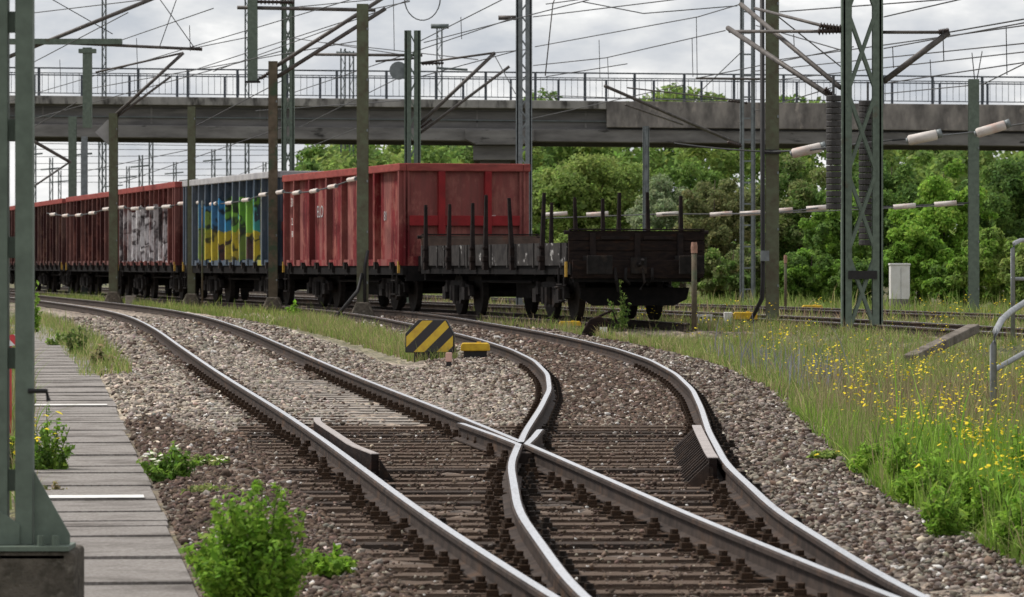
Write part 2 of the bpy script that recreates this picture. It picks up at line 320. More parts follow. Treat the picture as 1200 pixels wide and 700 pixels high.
# ballast stones: one mass nobody could count
def ico():
    p = (1+5**.5)/2
    v = np.array([(-1,p,0),(1,p,0),(-1,-p,0),(1,-p,0),(0,-1,p),(0,1,p),(0,-1,-p),(0,1,-p),(p,0,-1),(p,0,1),(-p,0,-1),(-p,0,1)])/math.hypot(1,p)
    f = np.array([(0,11,5),(0,5,1),(0,1,7),(0,7,10),(0,10,11),(1,5,9),(5,11,4),(11,10,2),(10,7,6),(7,1,8),(3,9,4),(3,4,2),(3,2,6),(3,6,8),(3,8,9),(4,9,5),(2,4,11),(6,2,10),(8,6,7),(9,8,1)])
    return v, f
def stones():
    V0, F0 = ico(); PX = []; PY = []; SZ = []
    for y0, y1, dens, r in ((17.5,30,560,.0175),(30,44,430,.0195),(44,62,280,.0225),(62,95,90,.031)):
        A = (y1-y0)*(.27*y1+1.2); n = int(A*dens)
        Y = NR.uniform(y0, y1, n); X = NR.uniform(-1, 1, n)*(.126*Y+.5)
        d = dist_tracks(X, Y); left = X < T1.X(Y)
        ok = (d < 1.95) | ((X > T1.X(Y)) & (X < T2.X(Y)) & (Y < 58)) | (left & (X > PATHR.X(Y)+.04) & (Y < 60))
        ok &= ~(left & (X < T1.X(Y)-1.2) & (Y > 41) & (NR.random(n) < .6))
        ok &= X < EDGE.X(Y)+NR.normal(0, .12, n)
        ok &= ~((X < PATHR.X(Y)+.02) & (X > PATHR.X(Y)-.9))
        for t in (T1, T2):
            dd = np.abs(X-t.X(Y)); ok &= ~((np.abs(dd-.7535) < .085))
            ins = dd < .75
            if t is T1: ok &= ~((dd < 1.2) & (Y > 39.3) & (Y < 52) & (NR.random(n) < np.where(X > t.X(Y)+.1, .93, .55))); ok &= ~(ins & (Y > 39.5) & (NR.random(n) < .2))
        tm = in_timber(X, Y); ok &= ~(tm & (NR.random(n) > .16))
        PX.append(X[ok]); PY.append(Y[ok]); SZ.append(np.full(ok.sum(), r))
    X = np.concatenate(PX); Y = np.concatenate(PY); r = np.concatenate(SZ)*NR.lognormal(0, .2, len(X)); n = len(X)
    Z = gz(X, Y)+r*NR.uniform(-.1, .7, n)
    tm = in_timber(X, Y); r = np.where(tm, r*NR.uniform(.3,.7,n), r); Z = np.where(tm, zr(Y)-.150+r*.3, Z)
    ax = NR.normal(size=(n,3,3)); q, _ = np.linalg.qr(ax)
    sc = r[:,None]*NR.uniform(.55, 1.4, (n,3))
    vv = V0[None]*(1+np.clip(NR.normal(0, .30, (n,12,1)), -.6, .6))
    vv = np.einsum('nij,nkj->nki', q*sc[:,None,:], vv)
    vv[...,2] *= .8
    Vt = vv+np.stack([X,Y,Z], -1)[:,None]
    left = X < T1.X(Y); d2 = np.abs(X-T2.X(Y)); d1 = np.abs(X-T1.X(Y))
    pb = np.full(n, .12)
    pb = np.where(np.minimum(np.abs(d1-.75), np.abs(d2-.75)) < .28, .72, pb)
    pb = np.where(left & (Y < 40+2*np.sin(X*3)), .88, pb); pb = np.where(d2 < 1.0, .85, pb); pb = np.where(tm, .9, pb)
    pb = np.where((X > T1.X(Y)+.8) & (X < T2.X(Y)-.7) & (Y > 36), .25+.3*np.clip((X-T1.X(Y)-2)/2, 0, 1), pb)
    pb = np.where(X > T2.X(Y)+.8, .5, pb)
    br = NR.random(n) < pb
    base = np.where(br[:,None], np.array((.085,.058,.043)), np.array((.25,.212,.176)))*NR.lognormal(0, .35, (n,1))*NR.normal(1, .04, (n,3))
    base *= np.where(X > T2.X(Y)+.8, .80, 1.)[:,None]
    pale = NR.random(n) < .012; base = np.where(pale[:,None], np.array((.55,.53,.5)), base)
    col = np.repeat(np.clip(base, .01, .8), 12, 0)
    Fc = (F0[None]+12*np.arange(n)[:,None,None]).reshape(-1,3)
    tag(npmesh('ballast', Vt.reshape(-1,3), Fc, 'stone', col), kind='stuff')
stones()

# ------------------------------------------------------------------ rails
PROFILE = [(-.068,-.14),(.068,-.14),(.068,-.13),(.014,-.115),(.010,-.042),(.036,-.032),(.036,-.009),(.024,0),(-.024,0),(-.036,-.009),(-.036,-.032),(-.010,-.042),(-.014,-.115),(-.068,-.13)]
TOPSEG = {7}
def rail(name, pts, label, cat='rail', top='railtop', group=None, dz=0, prof=PROFILE, w=1.0):
    pts = [np.array(p, float) for p in pts]; b = MB(); n = len(prof); k = len(pts); vs = []
    for i, p in enumerate(pts):
        d = pts[min(i+1,k-1)]-pts[max(i-1,0)]; d = d[:2]/np.linalg.norm(d[:2]); a = np.array((d[1],-d[0]))
        for x, z in prof: vs.append((p[0]+a[0]*x*w, p[1]+a[1]*x*w, p[2]+z+dz))
    fs = []; mi = []
    for i in range(k-1):
        for j in range(n): fs.append((i*n+j, i*n+(j+1)%n, (i+1)*n+(j+1)%n, (i+1)*n+j)); mi.append(1 if j in TOPSEG else 0)
    fs += [tuple(range(n-1,-1,-1)), tuple(range((k-1)*n,k*n))]; mi += [0,0]
    b.v = [tuple(map(float,v)) for v in vs]; b.f = fs; b.m = mi
    return tag(b.build(name, ['railside', top]), label, cat, group)
def side(t, off, y0, y1, step=.6):
    out = []
    for y in np.r_[np.arange(y0, y1, step), y1]:
        x, yy = t.off(y, off); out.append((float(x), float(yy), float(zr(yy))))
    return out
GA = .7535
# where the left rail of the curve crosses the right rail of the straight track
ys = np.arange(30, 42, .02); xb = np.array([T1.off(y, GA)[0] for y in ys]); xc = np.array([T2.off(y, -GA)[0] for y in ys])
FY = float(ys[np.argmin(np.abs(xb-xc))])
rail('rail', side(T1,-GA,14,190), 'long straight running rail nearest the concrete path, bending left towards the train')
rail('rail', side(T2,GA,14,108), 'outer running rail of the curved track, S-shaped beside the yellow-flowered grass')
rail('rail', side(T1,GA,FY,190), 'straight running rail passing left of the striped yellow and black box, ending at the crossing')
rail('rail', side(T2,-GA,FY,106), 'inner curved rail bending sharply beside the low yellow cover, ending at the crossing')
wingB = [np.array(p) for p in side(T2,-GA+.07,FY+.3,FY+2.2)][::-1]
wingB = [(p[0]+.045*max(0,i-len(wingB)+3)*0+.05*(1-i/len(wingB)), p[1], p[2]) for i, p in enumerate(wingB)]
bn = side(T1,GA+.01,14,FY-.35)
rail('rail', wingB[:-1]+[tuple(x) for x in bn[::-1]], 'straight rail from the crossing to the lower right, with a bent wing end')
wingC = [(p[0]-.06*(1-i/5), p[1], p[2]) for i, p in enumerate(side(T1,GA-.075,FY+.3,FY+3.4)[::-1])]
cn = side(T2,-GA-.01,14,FY-.35)
rail('rail', wingC[:-1]+[tuple(x) for x in cn[::-1]], 'bowed rail from the crossing down to the bottom edge, with a straight wing end')
fx, fy = T1.off(FY, GA); b = MB(); b.box((fx+.03, FY-.1, zr(FY)-.10), (.16,1.5,.10)); tag(b.build('crossing_base', ['railside']), 'dark cast block under the point where two rails cross', 'crossing block')
for t, y0, y1, nm in ((T3,78,215,'train'),(T4,67,215,'first free'),(T5,58,215,'second free')):
    for sg, w in ((-1,'left'),(1,'right')):
        lab = {'train':'{} rail under the freight wagons','first free':'{} pale rail of the empty track just right of the flat wagon','second free':'{} rail of the farthest empty track before the shrubs'}[nm].format('left-hand' if sg<0 else 'right-hand')
        rail('rail', side(t,sg*GA,y0,y1,2.5), lab, top='railtop' if nm!='train' else 'railworn')
# check rails
def check(t, off, y0, y1, label, tall, flare):
    pts = side(t, off, y0, y1, .5); n = len(pts)
    pts = [(p[0]+(0 if tall else flare)*.07*max(0, 1-min(i, n-1-i)/2.5), p[1], p[2]) for i, p in enumerate(pts)]
    root = thing('check_rail', pts[0], label, 'check rail'); inv = lambda p: (p[0]-pts[0][0], p[1]-pts[0][1], p[2]-pts[0][2])
    pr = [(-.03,-.13),(.03,-.13),(.03,.03),(-.03,.03)]
    q = [inv(p) for p in pts]; b = MB()
    for a, c in zip(q[:-1], q[1:]): b.bar((a[0],a[1],a[2]-.035), (c[0],c[1],c[2]-.035), .055, .15)
    for a, c in zip(q[:-1], q[1:]):
        b.mi = 1; b.bar((a[0],a[1],a[2]+.0425), (c[0],c[1],c[2]+.0425), .075 if tall else .06, .006); b.mi = 0
    b.build('guard_bar', ['rustdark','railworn'], root)
    if tall:
        b = MB()
        for a, c in zip(q[:-1], q[1:]):
            w = .19*flare; b.add([(a[0],a[1],a[2]+.0),(a[0],a[1],a[2]-.16),(a[0]+w,a[1],a[2]-.16),(c[0],c[1],c[2]+.0),(c[0],c[1],c[2]-.16),(c[0]+w,c[1],c[2]-.16)], [(0,1,2),(5,4,3),(0,2,5,3),(1,4,5,2),(0,3,4,1)])
        b.build('support_wedge', 'railside', root)
    b = MB(); L = pts[-1][1]-pts[0][1]; m = int(L/.26) if tall else int(L/.6)
    for k in range(m+1):
        i = k/m*(n-1); i0 = min(int(i), n-2); fr = i-i0; c = np.array(q[i0])*(1-fr)+np.array(q[i0+1])*fr
        w = (.225 if tall else .15)*flare
        b = MB(); b.add([(c[0]+flare*.03,c[1]-.02,c[2]+.01),(c[0]+flare*.03,c[1]-.02,c[2]-.175),(c[0]+w,c[1]-.02,c[2]-.175),(c[0]+flare*.03,c[1]+.02,c[2]+.01),(c[0]+flare*.03,c[1]+.02,c[2]-.175),(c[0]+w,c[1]+.02,c[2]-.175)],
              [(0,1,2),(5,4,3),(0,2,5,3),(1,4,5,2),(0,3,4,1)]); b.build('bracket', 'plate' if not tall else 'railside', root)
    return root
check(T1, -GA+.10, 30.6, 36.8, 'dark check rail with grey top lying just inside the straight left rail', False, 1)
check(T2, GA-.10, 30.0, 35.2, 'rusty ribbed check rail with flat pinkish top inside the curved outer rail', True, -1)

# ------------------------------------------------------------------ sleepers and fastenings
fb = MB(); fb.box((0,0,-.164),(.34,.17,.025))
for sx in (-.115,.115): fb.box((sx,0,-.14),(.06,.12,.04)); fb.tube([(sx,0,-.13),(sx,0,-.092)], .024, 6)
FAST = fb.mesh('rail_fastening', 'plate')
def sleeper_mesh(L, w, h, m):
    b = MB(); n = 6
    for i in range(n):
        b.box(((i+.5)/n*L-L/2, R.gauss(0,.003), -h/2+R.gauss(0,.003)), (L/n+.0, w, h))
    b = MB(); b.box((0,0,-h/2),(L,w,h)); return b.mesh('sleeper', m)
SM = {}
def sleeper(x, y, z, L, rz, m, w, label, group, fast, cat='sleeper'):
    key = (round(L,1), m)
    if key not in SM: SM[key] = sleeper_mesh(key[0], w, .16, m)
    o = bpy.data.objects.new('sleeper', SM[key]); C.objects.link(o); o.location = (x,y,z); o.rotation_euler = (0,0,rz+R.gauss(0,.006)); tag(o, label, cat, group)
    for u in fast:
        c = bpy.data.objects.new('rail_fastening', FAST); C.objects.link(c); c.parent = o; c.location = (u,0,.17)
        c.rotation_euler = (0,0,R.gauss(0,.05))
y = 17.0
while y < 39.5:
    x0 = T1.off(y,-GA)[0]-.52; x1 = T2.off(y,GA)[0]+.36; cx = (x0+x1)/2
    fs = sorted([float(T1.off(y,-GA)[0]-cx), float(T1.off(y,GA)[0]-cx), float(T2.off(y,-GA)[0]-cx), float(T2.off(y,GA)[0]-cx)])
    fs = [u for i, u in enumerate(fs) if i == 0 or u-fs[i-1] > .22]
    sleeper(cx+R.gauss(0,.03), y, float(zr(y))-.150+R.gauss(0,.004), x1-x0, .035, 'timber' if R.random()<.93 else 'timberdark', .235, 'dark timber bearer lying across both tracks of the turnout', 'timber bearers under the turnout', fs)
    y += .53
yy = 39.9
while yy < 62:
    x, yv = T1.X(yy), yy; sleeper(float(x), yy, float(zr(yy))-.140, 2.5, 0, 'concsleeper', .28, 'pale concrete sleeper half buried in ballast on the straight track', 'concrete sleepers of the straight track', (-GA,GA) if yy < 56 else ()); yy += .62
yy = 39.8
while yy < 62:
    sleeper(float(T2.X(yy)), yy, float(zr(yy))-.150, 2.5, 0, 'timberdark', .26, 'dark timber sleeper half buried in brown stones on the curved track', 'timber sleepers of the curved track', (-GA,GA) if yy < 56 else ()); yy += .62
yy = 84
while yy < 118:
    sleeper(float(T3.X(yy)), yy, float(zr(yy))-.146, 2.6, .23, 'timberdark', .26, 'blackened timber sleeper under the standing freight wagons', 'timber sleepers under the freight train', ()); yy += .7

# ------------------------------------------------------------------ concrete path
def path():
    b = MB(); y = 14.
    while y < 88:
        L = R.choice((.45,.86,1.2,1.7))+R.uniform(-.03,.03); gap = R.choice((.001,.001,.002,.007)); x = float(PATHR.X(y+L/2))-.43; a = math.atan(float(PATHR.dX(y+L/2)))
        white = y <= 30.7 < y+L or y <= 45.5 < y+L
        z = float(gz(x, y+L/2))
        b.mi = 0; b.box((x+R.gauss(0,.012), y+L/2, z+.025+R.gauss(0,.0015)), (.86,L-gap,.12), -a, R.gauss(0,.002))
        if white: b.mi = 1; b.box((x, y+.16, z+.092), (.84,.32,.006), -a)
        y += L
    tag(b.build('path', ['concrete','whitepaint'], bevel=.004), kind='structure')
path()

# ------------------------------------------------------------------ masts and posts
def lattice_mast(name, px, s, ytop, w, label, material='mastgreen', leg=.08, pitch=.55, cross=False, base=None, z0=None, ladder=False, rz=0, cat='mast', group=None, brace=.035, depth=None):
    x, y, z = G(px, s); ztop = CZ-(ytop-HY)/s
    if z0 is not None: z = z0
    r = thing(name, (x,y,z), label, cat, group, rz); H = ztop-z; depth = depth or leg*1.2
    for sg in (-1,1):
        b = MB(); b.box((sg*w/2,0,H/2),(leg*.35,depth,H)); b.box((sg*(w/2-leg*.4),depth/2-.006,H/2),(leg*.8,.012,H)); b.box((sg*(w/2-leg*.4),-depth/2+.006,H/2),(leg*.8,.012,H)); b.build('leg', material, r)
    b = MB(); k = max(2, int(H/pitch)); p = H/k
    for i in range(k):
        za, zb = i*p+.03, (i+1)*p-.03; sg = 1 if i % 2 else -1
        if ladder: bb = MB(); bb.box((0,0,za),(w-leg*.36,depth*.8,.045)); bb.build('rung', material, r); continue
        for yy in ((-depth/2-.004, depth/2+.004) if not cross else (-depth/2-.004, depth/2+.012)):
            b.bar((-sg*(w/2-leg*.5),yy,za),(sg*(w/2-leg*.5),yy,zb),brace,.008,(0,1,0))
            if cross: b.bar((sg*(w/2-leg*.5),yy+.01,za),(-sg*(w/2-leg*.5),yy+.01,zb),brace,.008,(0,1,0))
    if not ladder: b.build('lattice_bracing', material, r)
    if base:
        b = MB(); b.box((0,0,.0),(w+.4,.6,base)); b.build('foundation', 'foundation', r, bevel=.02)
    return r
def loc(r, p): return tuple(p[i]-r.location[i] for i in range(3))
def arm(r, pts, rr=.035, name='cantilever_tube', m='tube'):
    b = MB(); b.tube([loc(r,p) if r else p for p in pts], rr, 8); return b.build(name, m, r, True)
def insulator(r, p, q, rr=.06, n=7):
    p, q = np.array(loc(r,p)), np.array(loc(r,q)); b = MB(); b.tube([p,q], rr*.45, 8); d = q-p
    for i in range(n):
        c = p+d*(i+.5)/n; e = d/np.linalg.norm(d)*.018; b.tube([c-e,c,c+e], [rr*.5,rr,rr*.5], 10)
    return b.build('insulator', 'insul', r, True)
def ibeam_post(px, s, ytop, wpx, label, material, cat='post', group=None, rust=True, basepx=None):
    x, y, z = G(px, s); H = CZ-(ytop-HY)/s-z; w = wpx/s
    r = thing('steel_post', (x,y,z), label, cat, group); b = MB()
    for yy in (-w*.45, w*.45): b.box((0,yy,H/2-.1),(w,.02,H+.2))
    b.box((0,0,H/2-.1),(.02,w*.9-.022,H+.2)); b.build('shaft', material, r)
    b = MB(); 
    for k in range(int(H/1.1)): b.box((w*.42,-w*.45-.02,.8+k*1.1),(.03,.02,.05))
    b.build('bolt', 'mastgrey', r)
    return r
# left foreground mast, very near
def near_mast():
    s = 240.; x, y, z = (20-600)/s, F/s, None; z = CZ-(638-HY)/s
    r = thing('signal_mast', (x,y,z), 'thick green ladder-like mast on a mossy concrete block at the left edge', 'mast')
    H = 3.4
    for px, w in ((3,.058),(29,.085)):
        xx = (px-20)/s; b = MB(); b.box((xx,-.04,H/2),(w,.012,H)); b.box((xx+w/2-.006,.01,H/2),(.012,.09,H)); b.box((xx-w/2+.006,.01,H/2),(.012,.09,H)); b.build('leg', 'mastgreen', r, bevel=.004)
    for py in (26,152,290,420,563): b = MB(); zz = CZ-(py-HY)/s-z; b.box((-.045,.012,zz),(.155,.012,.105)); b.build('batten_plate', 'mastgreen', r, bevel=.003)
    b = MB(); b.prism([(.085,.0),(.26,.0),(.26,.05),(.085,.36)], -.02, -.005); b.build('gusset_plate', 'mastgreen', r, bevel=.002)
    b = MB(); b.prism([(-.22,.0),(.02,.0),(.02,.10),(-.22,.26)], -.058, -.047); b.build('gusset_plate', 'mastgreen', r, bevel=.002)
    b = MB(); b.box((.0,0,-.012),(.54,.34,.022))
    for bx in (-.2,.13,.2): b.tube([(bx,-.12,0),(bx,-.12,.05)], .018, 6)
    b.build('base_plate', 'mastgreen', r)
    bb = MB(); bb.box((.02,.1,-.30),(.55,.5,.55)); o = bb.build('concrete_foundation', 'foundation', r, bevel=.02)
    bb = MB(); bb.box((.0,.06,-.05),(.52,.42,.05)); bb.build('grout_pad', 'foundation', r, bevel=.015)
    bb = MB(); bb.tube([(.06,-.05,.75),(.15,-.05,.75),(.16,-.05,.70)], .012, 8); bb.build('hook', 'black', r)
near_mast()
# row of low rail posts along the left of the train
posts = [(133,39.5,133,10,'postgreen','mossy steel post carrying a pale diamond plate before the maroon wagons'),
         (224.5,42.5,125,9,'postgreen','slim rusty post standing between the white-sprayed and the blue wagon'),
         (320,47.5,72,10.5,'postbrown','brown steel post standing in front of the joint between blue and red wagon'),
         (425,54.,5,13.5,'postgreen','tallest green-brown post of the row, in front of the red wagon side')]
PR = []
for px, s, yt, w, m, lab in posts:
    r = ibeam_post(px, s, yt, w, lab, m, group='posts along the left of the train'); PR.append(r)
for r in PR:
    b = MB(); b.prism([(-.3,0),(.3,0),(.14,.38),(-.14,.38)], -.2, .2); b.build('footing', 'foundation', r, bevel=.03)
b = MB(); b.tube([(.05,-.15,.0),(.05,-.15,1.15),(.12,-.15,1.5)], .035, 8); b.tube([(-.62,-.3,-.02),(-.1,-.22,.62),(.0,-.15,1.0)], .04, 8); b.build('cable_duct', 'black', PR[3], True)
b = MB(); c = loc(PR[0], P(131,157,39.0)); b.prism([(c[0]-.36,c[2]-.0),(c[0]+.04,c[2]-.38),(c[0]+.36,c[2]-.05),(c[0]+.02,c[2]+.38)], .16, .18); b.build('diamond_plate', 'greyrim', PR[0])
arm(PR[2], [P(320,80,47.5),P(450,-3,47.5)], .05); arm(PR[2], [P(322,92,47.5),P(452,10,47.5)], .05)
insulator(PR[2], P(306,92,47.5), P(320,82,47.5))
arm(PR[0], [P(133,137,39.5),P(215,62,39.5)], .05); arm(PR[0], [P(133,140,39.5),P(200,90,39.5)], .035); arm(PR[0], [P(112,85,39.5),P(215,62,39.5)], .03)
# sagging cable with white sleeves along the posts
def sleeved_cable(anchors, nper, label, L=.22, rr=.045, group='cables with white sleeves', m='sleeve'):
    a0 = anchors[0]; r = thing('sleeved_cable', a0, label, 'cable', group); b = MB(); pts = []; sl = []
    for p, q in zip(anchors[:-1], anchors[1:]):
        p, q = np.array(p), np.array(q)
        for i in range(12):
            t = i/12; pts.append(p+(q-p)*t-np.array((0,0,.35))*4*t*(1-t)*np.linalg.norm(q-p)/26)
        for i in range(nper):
            t = (i+.5)/nper; sl.append((p+(q-p)*t-np.array((0,0,.35))*4*t*(1-t)*np.linalg.norm(q-p)/26, (q-p)/np.linalg.norm(q-p)))
    pts.append(np.array(anchors[-1])); pts = [p-np.array(a0) for p in pts]
    b.tube(pts, .018, 6); b.build('wire', 'wire', r)
    for c, d in sl:
        b = MB(); c = c-np.array(a0); d = d*L/2; b.tube([c-d*1.0,c-d*.9,c+d*.9,c+d], [rr*.7,rr,rr,rr*.7], 8); b.build('sleeve', m, r)
        b = MB(); e = d/np.linalg.norm(d)*.05; b.tube([c+d*1.02,c+d*1.02+e], rr*.9, 8); b.build('end_cap', 'mastgrey', r)
    return r
sleeved_cable([P(55,250,36),P(133,242,39.3),P(224,236,42.3),P(319,224,47.3),P(424,205,53.8)], 5, 'sagging cable strung with white sleeves in front of the wagon sides', 1.0, .05)
# masts, centre and right
lattice_mast('lattice_mast', 337.5, 40, -30, .33, 'grey-green lattice mast rising behind the joint of the blue and red wagons', 'mastgreen', .15, .5, cross=True)
r = lattice_mast('lattice_mast', 483.5, 43, 36, .38, 'short lattice mast with flat top rising behind the red wagon', 'mastgreen', .19, .42)
arm(r, [P(487,150,43),P(580,62,43)], .05); arm(r, [P(487,160,43),P(597,78,43)], .04); arm(r, [P(493,74,43),P(580,62,43)], .03); arm(r, [P(365,64,43),P(495,65,43)], .04); arm(r, [P(440,72,43),P(492,68,43)], .03)
insulator(r, P(494,75,43), P(520,74,43)); insulator(r, P(493,150,43), P(506,140,43))
b = MB(); c = loc(r, P(467,83,43)); b.tube([(c[0],-.05,c[2]),(c[0],.05,c[2])], .25, 16); b.build('pulley_wheel', 'mastgrey', r)
r = lattice_mast('lattice_mast', 614, 45.5, -40, .36, 'tall double lattice mast behind the right end of the red wagon', 'mastgrey', .18, .3)
arm(r, [P(584,21,45.5),P(606,21,45.5)], .06); 
arm(r, [P(652,-5,45.5),P(648,4,45.5),P(639,89,45.5)], .015)
r = lattice_mast('lattice_mast', 876, 40, -60, .40, 'thin ladder-like lattice mast right of the flat wagon', 'mastgrey', .12, .62, ladder=True)
arm(r, [P(709,101,42),P(868,170,40)], .05); arm(r, [P(733,123,42),P(800,146,41)], .03); arm(r, [P(735,103,42),P(868,118,40)], .02); insulator(r, P(853,167,40.5), P(868,171,40))
arm(r, [P(816,92,40.5),P(906,93,40)], .035); insulator(r, P(853,118,40), P(876,121,40))
r = ibeam_post(905, 60, -60, 15, 'tall green and brown post with a dark pipe, right of the flat wagon', 'postgreen')
arm(r, [P(893,-40,60.5),P(894,330,60.5),P(893,350,60.5),P(876,384,60.5)], .045, 'cable_pipe', 'black')
b = MB(); c = loc(r, P(896,300,60.5)); b.box((c[0],c[1]-.1,c[2]),(.16,.12,.2)); b.build('junction_box', 'mastgrey', r)
b = MB(); c = loc(r, P(905,177,60.5)); b.box((0,0,c[2]),(.32,.36,.08)); b.build('clamp', 'black', r)
r = lattice_mast('lattice_mast', 1010, 65, -80, .68, 'widest lattice mast with crossed braces and hanging weights on the right', 'mastgreen', .19, 1.25, cross=True, brace=.06, depth=.24)
b = MB(); b.box((0,-.16,1.05),(.52,.02,.15)); b.build('number_plate', 'black', r)
arm(r, [P(1035,96,65),P(1112,38,65)], .055); arm(r, [P(985,103,65),P(868,5,62)], .045); arm(r, [P(972,112,65),P(853,33,62)], .05); arm(r, [P(855,37,62),P(985,37,65)], .03); arm(r, [P(1035,38,65),P(1112,38,65)], .03); arm(r, [P(885,10,62),P(970,32,65)], .03)
insulator(r, P(958,37,65), P(986,35,65), .08); insulator(r, P(960,30,65), P(986,33,65), .07); insulator(r, P(1100,38,65), P(1112,36,65), .06); insulator(r, P(966,104,65), P(980,116,65), .07)
def weights(px, s, y0, y1, w, label):
    x, y, z = P(px, y1, s); H = (y1-y0)/s; r = thing('counterweight', (x,y,z), label, 'counterweight', 'tension weights on the wide lattice mast')
    b = MB(); n = int(H/.11)
    for i in range(n): b.tube([(0,0,i*H/n+.006),(0,0,i*H/n+.02),(0,0,(i+1)*H/n-.012),(0,0,(i+1)*H/n-.004)], [w*.94,w,w,w*.94], 16)
    b.build('weight_disc', 'insulstack', r); b = MB(); b.tube([(0,0,H),(0,0,H+.35)], .02, 6); b.build('hanger_rod', 'wire', r)
M['insulstack'] = mat('weight_iron', (.05,.046,.045), (.028,.026,.026), 9, .6)
weights(977, 66, 112, 246, .135, 'ribbed dark weight column hanging left of the wide lattice mast')
weights(1017, 63, 118, 288, .17, 'thicker dark weight column hanging between the legs of the wide lattice mast')
r = ibeam_post(1141, 50, 93, 12, 'green bolted post standing alone at the right before the bright shrubs', 'mastgreen')
arm(r, [P(1142,93,50),P(1139,62,50)], .012, 'antenna', 'wire'); arm(r, [P(1145,93,50),P(1151,60,50)], .012, 'antenna', 'wire')
r = lattice_mast('lattice_mast', 757, 37, 148, .16, 'thin grey pole standing behind the flat wagon', 'mastgrey', .12, .6)
ibeam_post(85, 31, 137, 9, 'grey-green post rising behind the maroon wagon at far left', 'mastgreen')
r = ibeam_post(99, 33, 160, 7, 'slim grey post beside the one behind the maroon wagon', 'mastgrey')
# portal beam with hanging stubs
x, y, z = G(-40, 40); r = thing('catenary_portal', (x,y,z), 'grey-green portal beam with a hanging stub at the upper left', 'portal')
b = MB(); H = CZ-(47-HY)/40-z; b.box((0,0,H/2),(.3,.3,H)); b.build('portal_post', 'mastgreen', r)
b = MB(); b.box((91.5/40,0,H-.05),(183/40,.3,.16)); b.build('cross_beam', 'mastgreen', r)
b = MB(); c = loc(r, P(102.5,150,40)); b.box((c[0],0,c[2]+(150-56)/80),(.26,.24,94/40)); b.box((c[0],0,c[2]+94/40-.1),(.5,.3,.12)); b.build('hanging_stub', 'mastgreen', r)
arm(r, [P(65,50,40),P(237,58,40)], .045); insulator(r, P(222,56,40), P(237,58,40), .07)
arm(r, [P(-10,75,40),P(190,-6,40)], .06)
arm(r, [P(35,163,41),P(82,190,40)], .05); arm(r, [P(82,190,40),P(30,225,41)], .03)
x, y, z = P(296,97,44); r = thing('catenary_stub', (x,y,z), 'thick green stub hanging into view from above, left of the brown post', 'stub')
b = MB(); b.box((0,0,1.4),(.26,.24,2.8)); b.build('stub_post', 'mastgreen', r)
b = MB(); b.box((0,0,.02),(.4,.3,.05)); b.build('end_plate', 'black', r)
arm(r, [P(278,9,44),P(440,12,44)], .05); insulator(r, P(290,2,44), P(345,3,44), .09, 12); insulator(r, P(298,96,44), P(318,84,44), .06)
# far masts behind the bridge
for px, s, yt, w, lab in ((122,20,-30,.26,'far thin lattice mast rising above the bridge at upper left'),(289.5,20,-30,.26,'far lattice mast above the bridge, left of the hanging stub'),(402,20,57,.30,'left one of two close short lattice masts above the bridge'),(412,20,60,.28,'right one of two close short lattice masts above the bridge'),(515,20,30,.34,'far T-topped lattice mast above the bridge, left of centre')):
    r = lattice_mast('distant_mast', px, s, yt, w, lab, 'fargrey', .09, .5, group='masts beyond the bridge')
    if px == 515: arm(r, [P(505,31,20),P(526,31,20)], .14, 'crossarm', 'fargrey'); arm(r, [P(512,80,20),P(548,82,20)], .07, 'crossarm', 'fargrey')
    if px in (402,412): arm(r, [P(px-8,62,20),P(px+8,64,20)], .1, 'crossarm', 'fargrey')
for px, s, yt in ((40,16,168),(60,14,185),(118,17,120),(150,13,195),(177,17,120),(205,13,190),(250,15,175),(310,14,190),(350,15,180),(22,18,150),(70,12,200),(98,19,168),(134,12,205),(165,16,182),(222,12,198),(268,18,150),(300,12,205),(332,13,198)):
    r = lattice_mast('distant_mast', px, s, yt, .3, 'small far mast seen through the gap under the bridge', 'fargrey', .1, .8, group='tiny masts under the bridge')
    arm(r, [P(px-12,yt+14,s),P(px+10,yt+12,s)], .06, 'crossarm', 'fargrey')
# ------------------------------------------------------------------ wires
def wire(pts, label='thin dark overhead wire against the pale sky', rr=.014, sag=0):
    q = []
    for a, c in zip(pts[:-1], pts[1:]):
        a, c = np.array(P(*a)), np.array(P(*c))
        for i in range(8):
            t = i/8; q.append(a+(c-a)*t-np.array((0,0,sag*4*t*(1-t))))
    q.append(np.array(P(*pts[-1]))); b = MB(); b.tube(q, rr, 5); tag(b.build('overhead_wire', 'wire'), label, 'wire', 'overhead wires')
for w in ([(55,-4,40),(132,40,40)],[(185,-4,40),(227,55,40)],[(208,-4,40),(187,55,40)],[(30,78,38),(150,15,46)],[(225,57,40),(300,42,42)],[(222,84,38),(420,20,46)],[(0,122,30),(417,-2,48)],
          [(250,84,36),(480,0,48)],[(493,48,43),(600,-6,50)],[(497,50,43),(690,0,52)],[(340,110,36),(600,22,48)],[(625,77,40),(710,68,42),(850,36,46)],[(627,55,40),(818,20,46),(868,5,48)],[(682,2,46),(754,16,46),(864,7,46)],
          [(640,90,40),(735,75,42)],[(816,92,44),(1000,55,55)],[(1036,57,55),(1200,27,66)],[(880,84,40),(1210,50,60)],[(900,95,40),(1210,60,58)],[(1036,98,50),(1210,72,60)],[(914,14,55),(1210,-8,66)],[(914,70,48),(1215,28,64)],[(1112,38,65),(1215,20,72)],
          [(900,10,60),(1000,90,55)],[(818,110,42),(870,60,42)],[(1150,100,50),(1210,70,60)],[(580,62,43),(620,58,45)],[(430,12,44),(480,2,48)],[(640,5,45.5),(720,-6,50)],[(914,250,45),(1130,240,48)]): wire(w)
